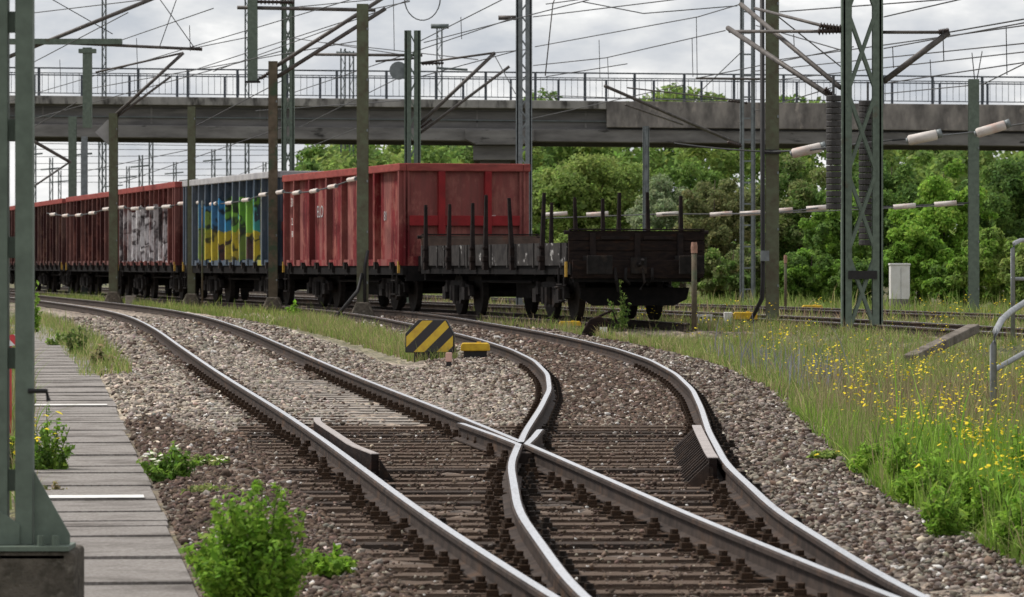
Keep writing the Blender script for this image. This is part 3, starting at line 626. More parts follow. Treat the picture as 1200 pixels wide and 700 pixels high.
for w in ([(0,20,40),(420,-30,50)],[(100,105,36),(420,48,46)],[(0,150,30),(330,60,46)],[(140,48,38),(250,10,48)],[(330,10,42),(520,-8,48)],[(345,45,36),(470,64,43)],[(350,150,30),(470,90,40)],[(300,130,32),(470,118,40)],[(493,90,43),(604,60,45)],[(580,66,43),(604,110,44)],[(380,50,36),(560,70,42)],[(620,140,34),(800,100,42)],[(625,20,45),(870,-10,50)],[(640,112,36),(868,120,40)],[(886,30,48),(990,60,60)],[(1036,20,60),(1210,-20,72)],[(885,130,40),(985,100,60)],[(1036,110,44),(1140,100,50)],[(20,160,34),(90,120,38)],[(225,150,36),(330,95,44)],[(80,205,28),(225,175,36)],[(140,215,30),(330,150,40)],[(280,205,24),(420,150,36)]): wire(w)
for px, y0, y1, s in ((702,47,92,42),(712,68,92,42),(816,20,92,46),(811,45,90,46),(930,40,62,55),(1105,36,72,66),(1179,30,88,62),(1046,55,80,58),(1090,70,92,55),(160,45,80,42),(70,70,92,38),(222,30,60,46),(540,20,46,46),(461,0,60,45)): wire([(px,y0,s),(px+1,y1,s)], 'short vertical dropper wire hanging from an overhead line', .010)
for y0, y1, s in ((175,176,16),(184,182,16),(192,190,15),(199,198,15),(207,205,15),(168,172,17),(214,213,14)): wire([(20,y0,s),(335,y1,s)], 'faint far wire seen through the gap under the bridge', .022)
b = MB(); x, y, z = P(495,-2,45); b.tube([(21/45*math.cos(a),0,26/45*math.sin(a)) for a in np.linspace(math.pi,2*math.pi,14)], .016, 6); o = b.build('cable_loop', 'wire'); o.location = (x,y,z); tag(o, 'dark cable loop drooping from the top edge above the red wagon', 'cable')
# white tubular lights / sleeves at the right
r1 = sleeved_cable([P(790,168,60),P(905,178,60.5)], 0, 'dark cable leading right to the tall green-brown post', .3)
def tubes(lst, s0, label, L, rr):
    pts = [P(*p) for p in lst]; a0 = np.array(pts[0]); r = thing('sleeved_cable', pts[0], label, 'cable', 'cables with white sleeves')
    b = MB(); b.tube([np.array(p)-a0 for p in pts], .02, 6); b.build('wire', 'wire', r); return r, a0
r, a0 = tubes([(905,178,60.5),(948,176,62),(1012,168,64),(1083,161,66),(1141,155,50),(1163,151,52),(1230,140,56)], 0, 'cable carrying three large pinkish-white cylinders at the right', .6, .09)
for px, py, s, tl in ((947,176,62,.07),(1083,161,66,.06),(1163,151,62,.09)):
    c = np.array(P(px,py,s))-a0; L = 38/s/2; b = MB(); b.tube([c+np.array((-L,0,-tl)),c+np.array((-L*.9,0,-tl*.9)),c+np.array((L*.75,0,tl*.75)),c+np.array((L*.8,0,tl*.8))], [.07,.092,.092,.07], 12); b.build('sleeve', 'sleeve', r, True)
    b = MB(); b.tube([c+np.array((L*.8,0,tl*.85)),c+np.array((L*1.08,0,tl*1.25))], .085, 10); b.build('end_cap', 'mastgrey', r, True); b = MB(); b.tube([c+np.array((-L*1.1,0,-tl*1.1)),c+np.array((-L,0,-tl))], .05, 8); b.build('end_cap', 'mastgrey', r, True)
r, a0 = tubes([(640,256,40),(775,251,42),(845,251,43),(905,250,60),(958,244,50),(1060,242,50),(1108,239,50),(1141,238,50)], 0, 'cable with small white sleeves crossing in front of the trees', .5, .05)
for px, py, s in ((652,251,40),(700,251,40),(782,251,42),(845,251,43),(880,250,46),(916,247,48),(958,244,50),(1060,242,50),(1108,239,50)):
    c = np.array(P(px,py,s))-a0; L = 26/s/2; b = MB(); b.tube([c+np.array((-L,0,-.02)),c+np.array((L,0,.02))], .06, 8); b.build('sleeve', 'sleeve', r, True)

# ------------------------------------------------------------------ bridge
def bridge():
    s = 24.; Y = F/s; x0, x1 = -75., 75.; slope = -.0095
    r = thing('bridge', (0,Y,float(gz(0,Y))), 'long grey concrete road bridge crossing behind the train with a steel railing', 'bridge'); z0 = r.location.z
    zt = CZ+(313-118)/s-z0; zb = CZ+(313-166)/s-z0
    def beam(name, m, a, c, y0, y1, ztop, zbot, bev=0):
        b = MB(); b.hexa([(a,y0,zbot+a*slope),(c,y0,zbot+c*slope),(c,y1,zbot+c*slope),(a,y1,zbot+a*slope),(a,y0,ztop+a*slope),(c,y0,ztop+c*slope),(c,y1,ztop+c*slope),(a,y1,ztop+a*slope)]); return b.build(name, m, r, bevel=bev)
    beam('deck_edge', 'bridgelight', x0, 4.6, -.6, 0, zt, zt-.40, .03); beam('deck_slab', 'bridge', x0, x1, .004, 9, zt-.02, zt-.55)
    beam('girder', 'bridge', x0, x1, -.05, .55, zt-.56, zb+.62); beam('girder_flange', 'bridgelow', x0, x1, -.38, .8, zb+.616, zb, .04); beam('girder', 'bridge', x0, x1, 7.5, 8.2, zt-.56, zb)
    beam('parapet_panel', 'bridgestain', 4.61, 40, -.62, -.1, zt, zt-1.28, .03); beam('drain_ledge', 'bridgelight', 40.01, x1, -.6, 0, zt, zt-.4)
    for xx in np.arange(-60, 4, 5.3):
        b = MB(); b.box((xx,-.06,(zt+zb)/2+.1+xx*slope),(.09,.02,zt-zb-1.2)); b.build('stiffener', 'bridgelow', r)
    # pier with haunch
    px = lambda p: (p-600)/s
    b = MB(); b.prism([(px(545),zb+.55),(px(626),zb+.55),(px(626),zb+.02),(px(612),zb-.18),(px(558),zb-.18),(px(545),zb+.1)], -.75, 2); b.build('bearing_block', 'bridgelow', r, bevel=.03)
    b = MB(); b.box((px(582),4,zb-.55),(2.3,8.5,.72)); b.build('pier_cap', 'bridge', r, bevel=.03); b = MB(); b.box((px(580),4,(zb-.9)/2),(1.5,7,zb-.9)); b.build('pier_column', 'bridge', r, bevel=.03)
    for xx in (-48.,58.): b = MB(); b.box((xx,4,zb/2),(2,8,zb)); b.build('pier_column', 'bridge', r)
    b = MB(); b.bar((-60,-.13,zt-.98-60*slope),(60,-.13,zt-.98+60*slope),.05,.05); b.build('service_pipe', 'fargrey', r)
    # railing
    b = MB()
    for xx in np.arange(-40, 40, 2.42):
        zz = zt+xx*slope; b.box((xx,-.35,zz+.68),(.13,.10,1.36))
    b.build('railing_posts', 'bridgerail', r)['kind'] = 'stuff'
    b = MB()
    for dz, w in ((1.36,.07),(1.12,.045),(.14,.045)): b.bar((-45,-.35,zt+dz-45*slope),(45,-.35,zt+dz+45*slope),w,w)
    b.build('handrail', 'bridgerail', r)
    b = MB()
    for xx in np.arange(-40, 40, .30): b.box((xx,-.35,zt+xx*slope+.63),(.022,.022,.96))
    b.build('balusters', 'bridgerail', r)['kind'] = 'stuff'
    b = MB()
    for xx in np.arange(-39.4, 40, 2.42): b.box((xx+.62,8.3,zt+xx*slope+.68),(.12,.1,1.4))
    b.bar((-45,8.3,zt+1.4-45*slope),(45,8.3,zt+1.4+45*slope),.06,.06); b.build('far_railing', 'bridgerail', r)
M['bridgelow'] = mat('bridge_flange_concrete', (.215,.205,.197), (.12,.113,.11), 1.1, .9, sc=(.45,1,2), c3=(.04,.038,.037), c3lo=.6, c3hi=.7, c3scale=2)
bridge()

# ------------------------------------------------------------------ wagons (local +x towards the camera end, z from the rail top)
def wheelset(parent, x):
    b = MB()
    for sg in (-1,1):
        y = sg*GA; b.tube([(x,y-.065,.46),(x,y-.06,.46),(x,y+.06,.46),(x,y+.065,.46)], [.44,.46,.46,.44], 28)
    b.tube([(x,-.95,.46),(x,.95,.46)], .08, 10); return b.build('wheelset', 'wheel', parent)
def bogie(parent, x):
    b = MB()
    for sg in (-1,1):
        y = sg*1.02; b.prism([(x-1.25,.42),(x-1.15,.62),(x-.5,.72),(x+.5,.72),(x+1.15,.62),(x+1.25,.42),(x+.55,.40),(x+.35,.24),(x-.35,.24),(x-.55,.40)], y-.05, y+.05)
        for dx in (-.9,.9): b.box((x+dx,y+sg*.06,.46),(.28,.12,.26))
        for dx in (-.14,.14): b.tube([(x+dx,y+sg*.08,.30),(x+dx,y+sg*.08,.62)], .09, 8)
        for dx in (-.72,.72): b.tube([(x+dx,y+sg*.05,.48),(x+dx,y+sg*.05,.72)], .075, 8)
    b.box((x,0,.6),(.4,2.0,.2)); o = b.build('bogie', 'undergrey', parent)
    for dx in (-.9,.9): wheelset(o, x+dx)
    return o
def buffer(parent, x, y, sg, z=1.04):
    b = MB(); b.tube([(x,y,z),(x+sg*.34,y,z)], .11, 12); b.box((x+sg*.02,y,z),(.04,.34,.34)); b.box((x+sg*.58,y,z),(.05,.48,.34)); b.tube([(x+sg*.3,y,z),(x+sg*.57,y,z)], .075, 12); return b.build('buffer', 'undergrey', parent, bevel=.012)
def running_gear(r, L, wd, z0, bx):
    b = MB(); b.box((0,-wd/2+.10,z0-.10),(L,.10,.20)); b.box((0,wd/2-.10,z0-.10),(L,.10,.20)); b.box((L/2-.06,0,z0-.17),(.12,wd-.24,.33)); b.box((-L/2+.06,0,z0-.17),(.12,wd-.24,.33))
    b.box((0,.25,z0-.2),(L-.3,.16,.32)); b.box((0,-.25,z0-.2),(L-.3,.16,.32))
    for x in np.linspace(-L/2+1.6, L/2-1.6, 7): b.box((x,0,z0-.15),(.1,wd-.32,.18))
    b.box((-.6,.0,z0-.5),(1.3,.9,.36)); b.tube([(.9,-.55,z0-.42),(1.7,-.55,z0-.42)], .19, 14); b.tube([(-2.2,-.95,z0-.35),(2.2,-.95,z0-.35)], .03, 6)
    b.build('underframe', 'under', r)
    for x in (-bx, bx): bogie(r, x)
    for sg in (-1,1):
        for y in (-.875,.875): buffer(r, sg*L/2, y, sg)
        b = MB(); x = sg*(L/2); b.box((x+sg*.05,0,1.03),(.1,.30,.30)); b.tube([(x+sg*.1,0,1.04),(x+sg*.3,0,1.06),(x+sg*.36,0,1.14)], .035, 8); b.tube([(x+sg*.14,.06,.98),(x+sg*.22,.07,.72),(x+sg*.2,.0,.58)], .025, 6); b.tube([(x+sg*.06,-.45,.98),(x+sg*.2,-.46,.75),(x+sg*.14,-.4,.55)], .03, 8); b.build('coupling', 'undergrey', r)
def steps(r, x, wd, m='undergrey'):
    b = MB(); y = -wd/2-.02
    for dx in (-.2,.2): b.bar((x+dx,y,1.0),(x+dx,y,.38),.03,.03)
    for z in (.38,.68): b.bar((x-.2,y,z),(x+.2,y,z),.10,.025)
    b.build('step_ladder', m, r)
LATCH = []
M['endred'] = mat('end_frame_red', (.25,.028,.03), (.18,.022,.024), 3, .75, c3=(.15,.03,.03))
def open_wagon(name, near, far, zt, paint, rim, label, ribs, lettering=False, endm='wred', z0=1.0):
    wd, L = 2.86, 12.8
    n, f = np.array(near), np.array(far); c = (n+f)/2; rz = math.atan2(n[1]-f[1], n[0]-f[0])
    r = thing(name, (c[0],c[1],float(zr(c[1]))), label, 'freight wagon', 'freight wagons of the standing train', rz); h = L/2
    tk = .05; b = MB()
    # local +y points to the right of the viewer-facing direction; visible long side is -y
    b.box((0,-wd/2+.13,(zt+z0)/2),(L-.02,tk,zt-z0)); b.box((0,wd/2-.13,(zt+z0)/2),(L-.02,tk,zt-z0))
    for sg in (-1,1): b.box((sg*(h-.12),0,(zt+z0)/2),(tk,wd-.32,zt-z0))
    b.box((0,0,z0+.08),(L-.3,wd-.34,.1))
    for sg in (-1,1):
        y = sg*(wd/2-.08)
        for t, w in ribs: b.prism([(-h+t*L-w/2,z0+.02),(-h+t*L+w/2,z0+.02),(-h+t*L+w/2*.8,zt-.14),(-h+t*L-w/2*.8,zt-.14)], y-.11 if sg<0 else y-.05, y+.05 if sg<0 else y+.11)
        b.box((0,sg*(wd/2-.07),z0+.07),(L-.1,.10,.14))
    for sg in (-1,1):
        x = sg*(h-.06)
        for y, w in ((-1.30,.13),(1.30,.13)): b.box((x,y,(zt+z0)/2-.06),(.10,w,zt-z0-.16))
        b.box((x+sg*.004,0,z0+.10),(.09,2.74,.2))
    b.build('body', paint, r)
    for sg in (-1,1):
        x = sg*(h-.05)
        for y in (-.52,.52): bb = MB(); bb.box((x+sg*.02,y,(zt+z0)/2-.06),(.16,.15,zt-z0-.17)); bb.build('end_post', endm, r, bevel=.01)
        bb = MB(); bb.box((x+sg*.002,0,z0+.98),(.13,2.48,.22)); bb.build('end_rail', endm, r, bevel=.01)
    b = MB(); 
    for sg in (-1,1): b.box((0,sg*(wd/2-.04),zt-.06),(L+.06,.16,.17)); b.box((sg*(h-.05),0,zt-.06),(.16,wd-.245,.172))
    b.build('top_rim', rim, r, bevel=.02)
    running_gear(r, L, wd, z0, h-2.4)
    for x in (h-.5,-h+.5): steps(r, x, wd)
    for e in (-1,1): b = MB(); b.bar((e*(h-.1),-wd/2-.03,.84),(e*(h-.1),-wd/2-.03,1.1),.05,.05); b.build('yellow_marker', 'yellowclip', r)
    for x in np.arange(-h+.8, h-.5, 1.6):
        if not LATCH: b = MB(); b.box((0,0,0),(.16,.12,.16)); b.box((.11,.02,-.06),(.06,.08,.2)); LATCH.append(b.mesh('door_latch', 'undergrey'))
        o = bpy.data.objects.new('door_latch', LATCH[0]); C.objects.link(o); o.parent = r; o.location = (x,-wd/2,z0)
    return r
# corner points of the left side, near end and far end
W = [((-2.41,92.6),14.5),((-5.92,106.2),14.5),((-9.43,119.8),12.5),((-12.47,133.6),12.5),((-15.5,147.3),12.0),((-18.4,161.0),11.5)]
def corner(i):
    (x,y),a = W[i]; a = rad(a); n = np.array((x+1.43*math.cos(a), y+1.43*math.sin(a))); return n, n+12.8*np.array((-math.sin(a),math.cos(a)))
reg = [(.008,.12)]+[((k+.5)/13,.13) for k in range(13)]+[(.992,.12)]
big = [(.01,.14),(.105,.12),(.245,.14),(.40,.14),(.53,.12),(.66,.14),(.735,.13),(.80,.16),(.99,.14)]
dbl = [(.01,.14)]+[(x,.14) for x in (.09,.18,.24,.34,.43,.5,.58,.68,.75,.84,.92)]+[(.99,.14)]
r = open_wagon('open_wagon', *corner(0), 3.20, 'wred', 'redrim', 'bright red open freight wagon with its end wall facing the camera', big, endm='endred')
def text(s, size, x, z, parent, m='whitepaint', y=-1.43-.005):
    cu = bpy.data.curves.new('lettering', 'FONT'); cu.body = s; cu.size = size; cu.extrude = .002; tmp = bpy.data.objects.new('lettering', cu)
    C.objects.link(tmp); dg = bpy.context.evaluated_depsgraph_get(); me = bpy.data.meshes.new_from_object(tmp.evaluated_get(dg)); bpy.data.objects.remove(tmp)
    me.materials.clear(); me.materials.append(M[m]); o = bpy.data.objects.new('lettering', me); C.objects.link(o); o.parent = parent; o.location = (x,y,z); o.rotation_euler = (rad(90),0,0); return o
text('ELO', .40, -2.9, 2.15, r, 'greyrim', y=-1.335); text('81', .3, 4.3, 2.0, r, 'greyrim', y=-1.335); text('31', .3, -6.0, 2.45, r, y=-1.335); text('2.4', .24, -5.9, 2.0, r, y=-1.335); text('RIV', .22, -5.9, 1.7, r, y=-1.335)
b = MB(); b.box((6.36,.62,2.0),(.02,.16,.2)); b.build('label_plate', 'white', r)
open_wagon('open_wagon', *corner(1), 3.33, 'wblue', 'greyrim', 'blue-grey open wagon with blue, green and yellow graffiti and a pale rim', reg)
open_wagon('open_wagon', *corner(2), 3.33, 'wpale', 'redrim', 'dull red open wagon sprayed with white and grey graffiti', reg)
open_wagon('open_wagon', *corner(3), 3.30, 'wbrown', 'redrim', 'maroon open wagon just left of the white-sprayed one', dbl)
open_wagon('open_wagon', *corner(4), 3.28, 'wmaroon', 'redrim', 'dark maroon ribbed wagon right of the thick green mast', dbl)
open_wagon('open_wagon', *corner(5), 3.28, 'wbrown', 'redrim', 'farthest maroon wagon, half hidden behind the thick green mast', dbl)
def flat_wagon():
    L, wd = 13.0, 2.66; n = np.array((2.32,78.8)); f = np.array((2.32-L*math.sin(rad(13.4)), 78.8+L*math.cos(rad(13.4)))); c = (n+f)/2; rz = math.atan2(n[1]-f[1], n[0]-f[0]); h = L/2
    r = thing('stake_wagon', (c[0],c[1],float(zr(c[1]))), 'low dark flat wagon with upright stakes and a rusty plank end, last of the train', 'freight wagon', 'freight wagons of the standing train', rz)
    z0 = 1.14; b = MB(); b.box((0,0,z0-.04),(L-.05,wd-.1,.09)); b.build('deck', 'rustdark', r)
    for sg in (-1,1):
        b = MB(); y = sg*(wd/2-.03)
        for k in range(6): x0 = -h+.12+k*(L-.24)/6; b.box((x0+(L-.24)/12,y,z0+.10),((L-.24)/6-.05,.045,.42)); b.box((x0+.25,y+sg*.03,z0+.08),(.07,.03,.46)); b.box((x0+1.7,y+sg*.03,z0+.08),(.07,.03,.46))
        b.build('side_board', 'boardgrey', r)
        for k, t in enumerate((.045,.215,.385,.475,.655,.835)):
            x = -h+t*L+.25; hh = R.uniform(1.15,1.36); b = MB(); y2 = sg*(wd/2+.035); dx, dy = R.gauss(0,.02), R.gauss(0,.03)
            b.hexa([(x-.075,y2-.05,z0-.2),(x+.075,y2-.05,z0-.2),(x+.075,y2+.05,z0-.2),(x-.075,y2+.05,z0-.2),(x-.035+dx,y2-.03+dy,z0+hh),(x+.035+dx,y2-.03+dy,z0+hh),(x+.035+dx,y2+.03+dy,z0+hh),(x-.035+dx,y2+.03+dy,z0+hh)]); b.box((x,y2,z0+.02),(.2,.13,.10)); b.box((x,y2,z0+.24),(.17,.12,.05)); b.build('stake', 'stake', r, bevel=.01)
    for sg, m in ((1,'rustdark'),(-1,'headbrown')):
        b = MB(); x = sg*(h-.08)
        for k in range(3): b.box((x,0,z0+.06+k*.19),(.07,wd-.06,.182))
        b.box((x-sg*.05,0,z0+.22),(.03,wd-.1,.5))
        b.build('end_board', m, r, bevel=.008)
        b = MB()
        for y in (-.85,0.,.82): b.box((x+sg*.06,y,z0+.16),(.05,.11,.66)); b.box((x+sg*.09,y,z0-.16),(.06,.18,.14))
        for y in (-.42,.40): b.box((x+sg*.05,y,z0+.40),(.03,.55,.06))
        b.tube([(x,-wd/2-.05,z0+.5),(x,-wd/2+.1,z0+.5)], .04, 8); b.tube([(x,wd/2+.05,z0+.5),(x,wd/2-.1,z0+.5)], .04, 8)
        b.box((x+sg*.01,0,z0+.555),(.12,wd-.1,.03)); b.build('end_strap', 'stake', r, bevel=.006)
    running_gear(r, L, wd, z0-.08, h-2.5)
    b = MB(); b.box((h-.03,0,z0-.18),(.16,wd-.16,.34)); b.build('buffer_beam', 'rustdark', r, bevel=.01)
    b = MB(); b.prism([(-.95,.62),(1.15,.62),(1.1,.40),(.85,.28),(-.7,.28),(-.95,.42)], 0, .06); o = b.build('brake_guard', 'under', r); o.rotation_euler = (0,0,rad(90)); o.location = (h-.55,0,0)
    steps(r, h-.4, wd); b = MB(); b.bar((h-.02,-wd/2-.03,.82),(h-.02,-wd/2-.03,1.1),.05,.04); b.build('yellow_marker', 'yellowclip', r)
    b = MB(); b.tube([(h-.9,-wd/2-.03,.62),(h-.1,-wd/2-.03,.66)], .02, 6); b.tube([(h+.1,-.25,.98),(h+.16,-.28,.78),(h+.12,-.18,.68)], .03, 8); b.tube([(h+.1,.25,.98),(h+.16,.24,.76),(h+.12,.14,.66)], .03, 8); b.build('brake_hose', 'undergrey', r, True)
flat_wagon()

# ------------------------------------------------------------------ trackside things
def striped_box():
    x, y, z = G(504, 83.); r = thing('indicator_box', (x,y,z), 'chamfered box with yellow and black diagonal stripes standing in the ballast', 'signal box', rz=rad(-3))
    m, t, bs = newmat('hazard_stripes'); oc = t.add('ShaderNodeTexCoord').outputs['Object']; sp = t.add('ShaderNodeSeparateXYZ'); t.l.new(oc, sp.inputs[0])
    q = t.math('FRACT', t.math('DIVIDE', t.math('ADD', t.math('SUBTRACT', sp.outputs[0], sp.outputs[2]), .558+3.21), .321))
    col = t.mix(t.math('LESS_THAN', q, .47), (.022,.02,.022), t.ramp(t.noise(9, 5, oc), [(.35,(.66,.46,.03)),(.7,(.47,.29,.03))]))
    t.l.new(col, bs.inputs['Base Color']); bs.inputs['Roughness'].default_value = .55
    z0 = .115; W2, H = .345, .465; pts = [(-W2,z0),(W2,z0),(W2,z0+.26),(.235,z0+H),(-.165,z0+H),(-W2,z0+.27)]
    b = MB(); b.prism(pts, -.09, .12); b.build('casing', 'black', r, bevel=.012)
    b = MB(); c = (0,z0+.22); b.prism([(c[0]+(px-c[0])*.955, c[1]+(pz-c[1])*.95) for px,pz in pts], -.097, -.0935); o = b.build('striped_face', m, r)
    for v in o.data.vertices: v.co.z -= z0
    o.location = (0,0,z0)
    b = MB(); b.box((0,0,.09),(.36,.18,.06)); b.box((-.02,0,.03),(.22,.22,.08)); b.build('pedestal', 'black', r)
    for sx in (-.2,.17): b = MB(); b.tube([(sx,-.02,-.03),(sx,-.02,.13)], .025, 8); b.build('foot', 'black', r)
striped_box()
def low_cover(px, s, w, h, label, name='point_motor_cover', endcap=None):
    x, y, z = G(px, s); r = thing(name, (x,y,z), label, 'track cover')
    b = MB(); b.prism([(-w/2,h*.5),(w/2,h*.5),(w/2*.97,h*.85),(w/2*.86,h),(-w/2*.86,h),(-w/2*.97,h*.85)], -.14, .14); b.build('lid', 'yellow', r, bevel=.012)
    b = MB(); b.box((0,0,h*.25),(w*.78,.22,h*.5)); b.build('base', 'black', r); b = MB(); b.box((w*.12,-.02,h*1.03),(.06,.08,.02)); b.build('lid_clasp', 'yellow', r)
    if endcap: b = MB(); b.box((-w/2-.09,0,h*.5),(.16,.28,h)); b.build('end_panel', 'white', r, bevel=.01)
low_cover(557, 82.5, .42, .225, 'low yellow cover in the ballast right of the striped box')
low_cover(668, 63, .42, .17, 'low yellow cover beside the left wheels of the flat wagon')
low_cover(873, 60, .48, .28, 'yellow cover with a white end panel beside the tall green-brown post', endcap=True)
low_cover(952, 48.5, .5, .2, 'small far yellow cover between the posts and the shrubs')
x, y, z = G(526, 88); r = thing('marker_peg', (x,y,z), 'short peg with faded pink top in the ballast below the yellow cover', 'peg'); b = MB(); b.box((0,0,.14),(.085,.085,.12)); b.build('painted_head', 'pink', r, bevel=.008); b = MB(); b.box((0,0,.03),(.07,.07,.12)); b.build('shaft', 'black', r)
x, y, z = G(699, 66); r = thing('point_lever_stand', (x,y,z), 'rusty lever stand with a white plate in front of the flat wagon', 'lever stand')
b = MB(); b.prism([(-.25,0),(.2,0),(.24,.3),(.05,.42),(-.12,.36),(-.26,.12)], -.12, .12); b.build('housing', 'rustdark', r, bevel=.02); b = MB(); b.box((.12,-.14,.12),(.13,.02,.2)); b.build('white_plate', 'white', r); b = MB(); b.tube([(.0,-.02,.38),(.28,-.05,.52),(.36,-.05,.30)], .025, 8); b.build('lever', 'rustdark', r)
x, y, z = G(826, 60); r = thing('slotted_board', (x,y,z), 'small white slotted board low in the grass left of the yellow cover', 'board'); b = MB(); b.box((0,0,.25),(.30,.03,.05)); b.box((0,0,.05),(.30,.03,.05))
for k in range(4): b.box((-.12+k*.08,0,.15),(.028,.028,.149))
b.build('slats', 'white', r); b = MB(); b.box((0,.05,.0),(.06,.06,.3)); b.build('stake', 'mastgrey', r)
def thin_post(px, s, yt, label, top='pinkdull', w=.085):
    x, y, z = G(px, s); H = CZ-(yt-HY)/s-z; r = thing('marker_post', (x,y,z), label, 'marker post'); b = MB(); b.tube([(0,0,-.1),(0,0,H-.2)], w/2, 10); b.build('shaft', 'postbrown', r, True); b = MB(); b.tube([(0,0,H-.2),(0,0,H-.08),(0,0,H)], [w*.58,w*.62,w*.5], 10); b.build('cap', top, r)
thin_post(813.5, 64, 284, 'thin brown post with a pale cap right in front of the flat wagon end', w=.10)
thin_post(920.5, 47, 299, 'thin dark marker post with rusty pale cap before the far shrubs', w=.07)
thin_post(237, 44.5, 235, 'very thin grey stake standing in front of the blue wagon', 'mastgrey', .05)
# white cabinet
x, y, z = G(1054, 45); r = thing('cabinet', (x,y,z), 'white upright cabinet on a stained concrete base before the bright shrubs', 'cabinet')
b = MB(); b.box((0,0,.22),(.50,.46,.5)); b.build('plinth', 'bridgestain', r, bevel=.015); b = MB(); b.box((0,0,.92),(.50,.46,.88)); b.build('housing', 'white', r, bevel=.012); b = MB(); b.box((0,0,1.385),(.54,.50,.05)); b.build('lid', 'white', r, bevel=.01); b = MB(); b.box((.02,-.235,.9),(.006,.01,.84)); b.build('door_seam', 'mastgrey', r)
x, y, z = G(153, 40); r = thing('cable_box', (x,y,z), 'small grey square box on the ground before the maroon wagons', 'cable box'); b = MB(); b.box((0,0,.13),(.28,.28,.26)); b.build('housing', 'concsleeper', r, bevel=.015); b = MB(); b.box((0,0,.275),(.31,.31,.04)); b.build('lid', 'concsleeper', r)
# handrails
def handrail(pts_top, posts, mid, label):
    r = thing('handrail', posts[0][0], label, 'handrail'); o = np.array(posts[0][0])
    b = MB(); b.tube([np.array(p)-o for p in pts_top], .036, 10); b.build('top_rail', 'pipe', r, True)
    for p, q in posts[1:]: b = MB(); b.tube([np.array(p)-o,np.array(q)-o], .034, 10); b.build('post', 'pipe', r, True)
    b = MB(); b.tube([np.array(p)-o for p in mid], .03, 10); b.build('mid_rail', 'pipe', r, True)
g0 = P(1164,475,112); gl = float(gz(g0[0],g0[1]))
handrail([(g0[0],g0[1],gl-.1),P(1164,405,112),P(1167,388,111),P(1174,375,109.5),P(1185,365,107),P(1230,336,98),P(1300,300,90)], [(g0,g0),(G(1310,90),P(1310,296,90))], [P(1165,434,112),P(1200,414,105),P(1300,372,90)], 'bent grey pipe handrail in the weeds at the right edge')
g1 = G(1187, 75); handrail([g1,P(1187,292,75),P(1189,285,74.5),P(1196,282,74),P(1260,279,70)], [(g1,g1),(G(1260,70),P(1260,279,70))], [P(1187,327,75),P(1260,327,70)], 'grey-green pipe railing standing behind the bent handrail')
# weathered beam
x, y, z = G(1100, 78); b = MB(); L0 = np.array(P(1066,421,79))-np.array((x,y,z)); L1 = np.array(P(1141,385,76))-np.array((x,y,z)); b.bar(L0, L1, .2, .14); o = b.build('timber_beam', 'log', bevel=.02); o.location = (x,y,z); tag(o, 'weathered grey timber beam lying aslant in the grass', 'beam')
# red and white barrier at far left
x, y, z = G(11, 130); r = thing('barrier', (x,y,z), 'red post with a red and white board at the left edge behind the mast', 'barrier'); H = CZ-(402-HY)/130-z
b = MB(); b.tube([(0,0,-.05),(0,0,H)], .022, 10); b.build('post', 'redpole', r, True)
m, t, bs = newmat('red_white_stripes'); oc = t.add('ShaderNodeTexCoord').outputs['Object']; sp = t.add('ShaderNodeSeparateXYZ'); t.l.new(oc, sp.inputs[0]); t.l.new(t.mix(t.math('LESS_THAN', t.math('FRACT', t.math('MULTIPLY', t.math('ADD', sp.outputs[0], sp.outputs[2]), 6.)), .5), (.75,.72,.72), (.6,.05,.06)), bs.inputs['Base Color'])
b = MB(); b.bar((-.5,-.03,H-.06),(.06,-.03,H+.03),.02,.10); b.build('board', m, r)

# ------------------------------------------------------------------ vegetation
def leafcloud(cents, rads, n, size, pal, flat=.25, asp=.55):
    cents = np.array(cents, float); rads = np.array(rads, float)
    w = rads**2; k = NR.choice(len(cents), n, p=w/w.sum())
    d = NR.normal(size=(n,3)); d /= np.linalg.norm(d,axis=1)[:,None]; rr = NR.random(n)**.45
    p = cents[k]+d*(rr*rads[k])[:,None]*np.array((1,1,.85))
    nrm = NR.normal(size=(n,3))+d*.8+np.array((0,0,flat*3)); nrm /= np.linalg.norm(nrm,axis=1)[:,None]
    a = np.cross(nrm, NR.normal(size=(n,3))); a /= np.linalg.norm(a,axis=1)[:,None]; b = np.cross(nrm, a)
    s = size*NR.lognormal(0,.3,n)[:,None]
    bend = nrm*s*.18
    V = np.stack([p-a*s, p-b*s*asp-bend*.0+bend, p+a*s, p+b*s*asp+bend], 1)
    pal = np.array(pal); ck = NR.integers(0, len(pal), len(cents)); mixr = NR.random((n,1))
    col = pal[ck[k]]*(.55)+pal[NR.integers(0,len(pal),n)]*.45; col = col*NR.lognormal(0,.22,(n,1))*NR.normal(1,.05,(n,3))
    return V.reshape(-1,3), np.arange(4*n).reshape(-1,4), np.repeat(np.clip(col,.004,.9),4,0)
def crown(w, h, z0, nc, rng, ragged=1.0):
    c = []; r = []
    while len(c) < nc:
        u = rng.normal(size=3); u /= np.linalg.norm(u); t = rng.random()**.4
        x, y, z = u*t
        if z < -.85: continue
        c.append((x*w/2*.85, y*w/2*.85, z0+h/2+z*h/2*.88)); r.append((w+h)/2*rng.uniform(.045,.12)*ragged)
        if rng.random() < .35: q = np.array(c[-1]); q[:2] *= 1.18; q[2] += rng.uniform(-.02,.06)*h; c.append(tuple(q)); r.append((w+h)/2*rng.uniform(.02,.05))
    return c, r
NETTLE = [(0.187, 0.341, 0.033), (0.231, 0.396, 0.044), (0.132, 0.253, 0.028), (0.297, 0.451, 0.066)]
GREEN = [(0.152, 0.252, 0.053), (0.125, 0.218, 0.047), (0.197, 0.301, 0.066), (0.098, 0.176, 0.046)]
YEL = [(0.258, 0.342, 0.082), (0.212, 0.297, 0.073), (0.302, 0.372, 0.106), (0.167, 0.245, 0.061)]
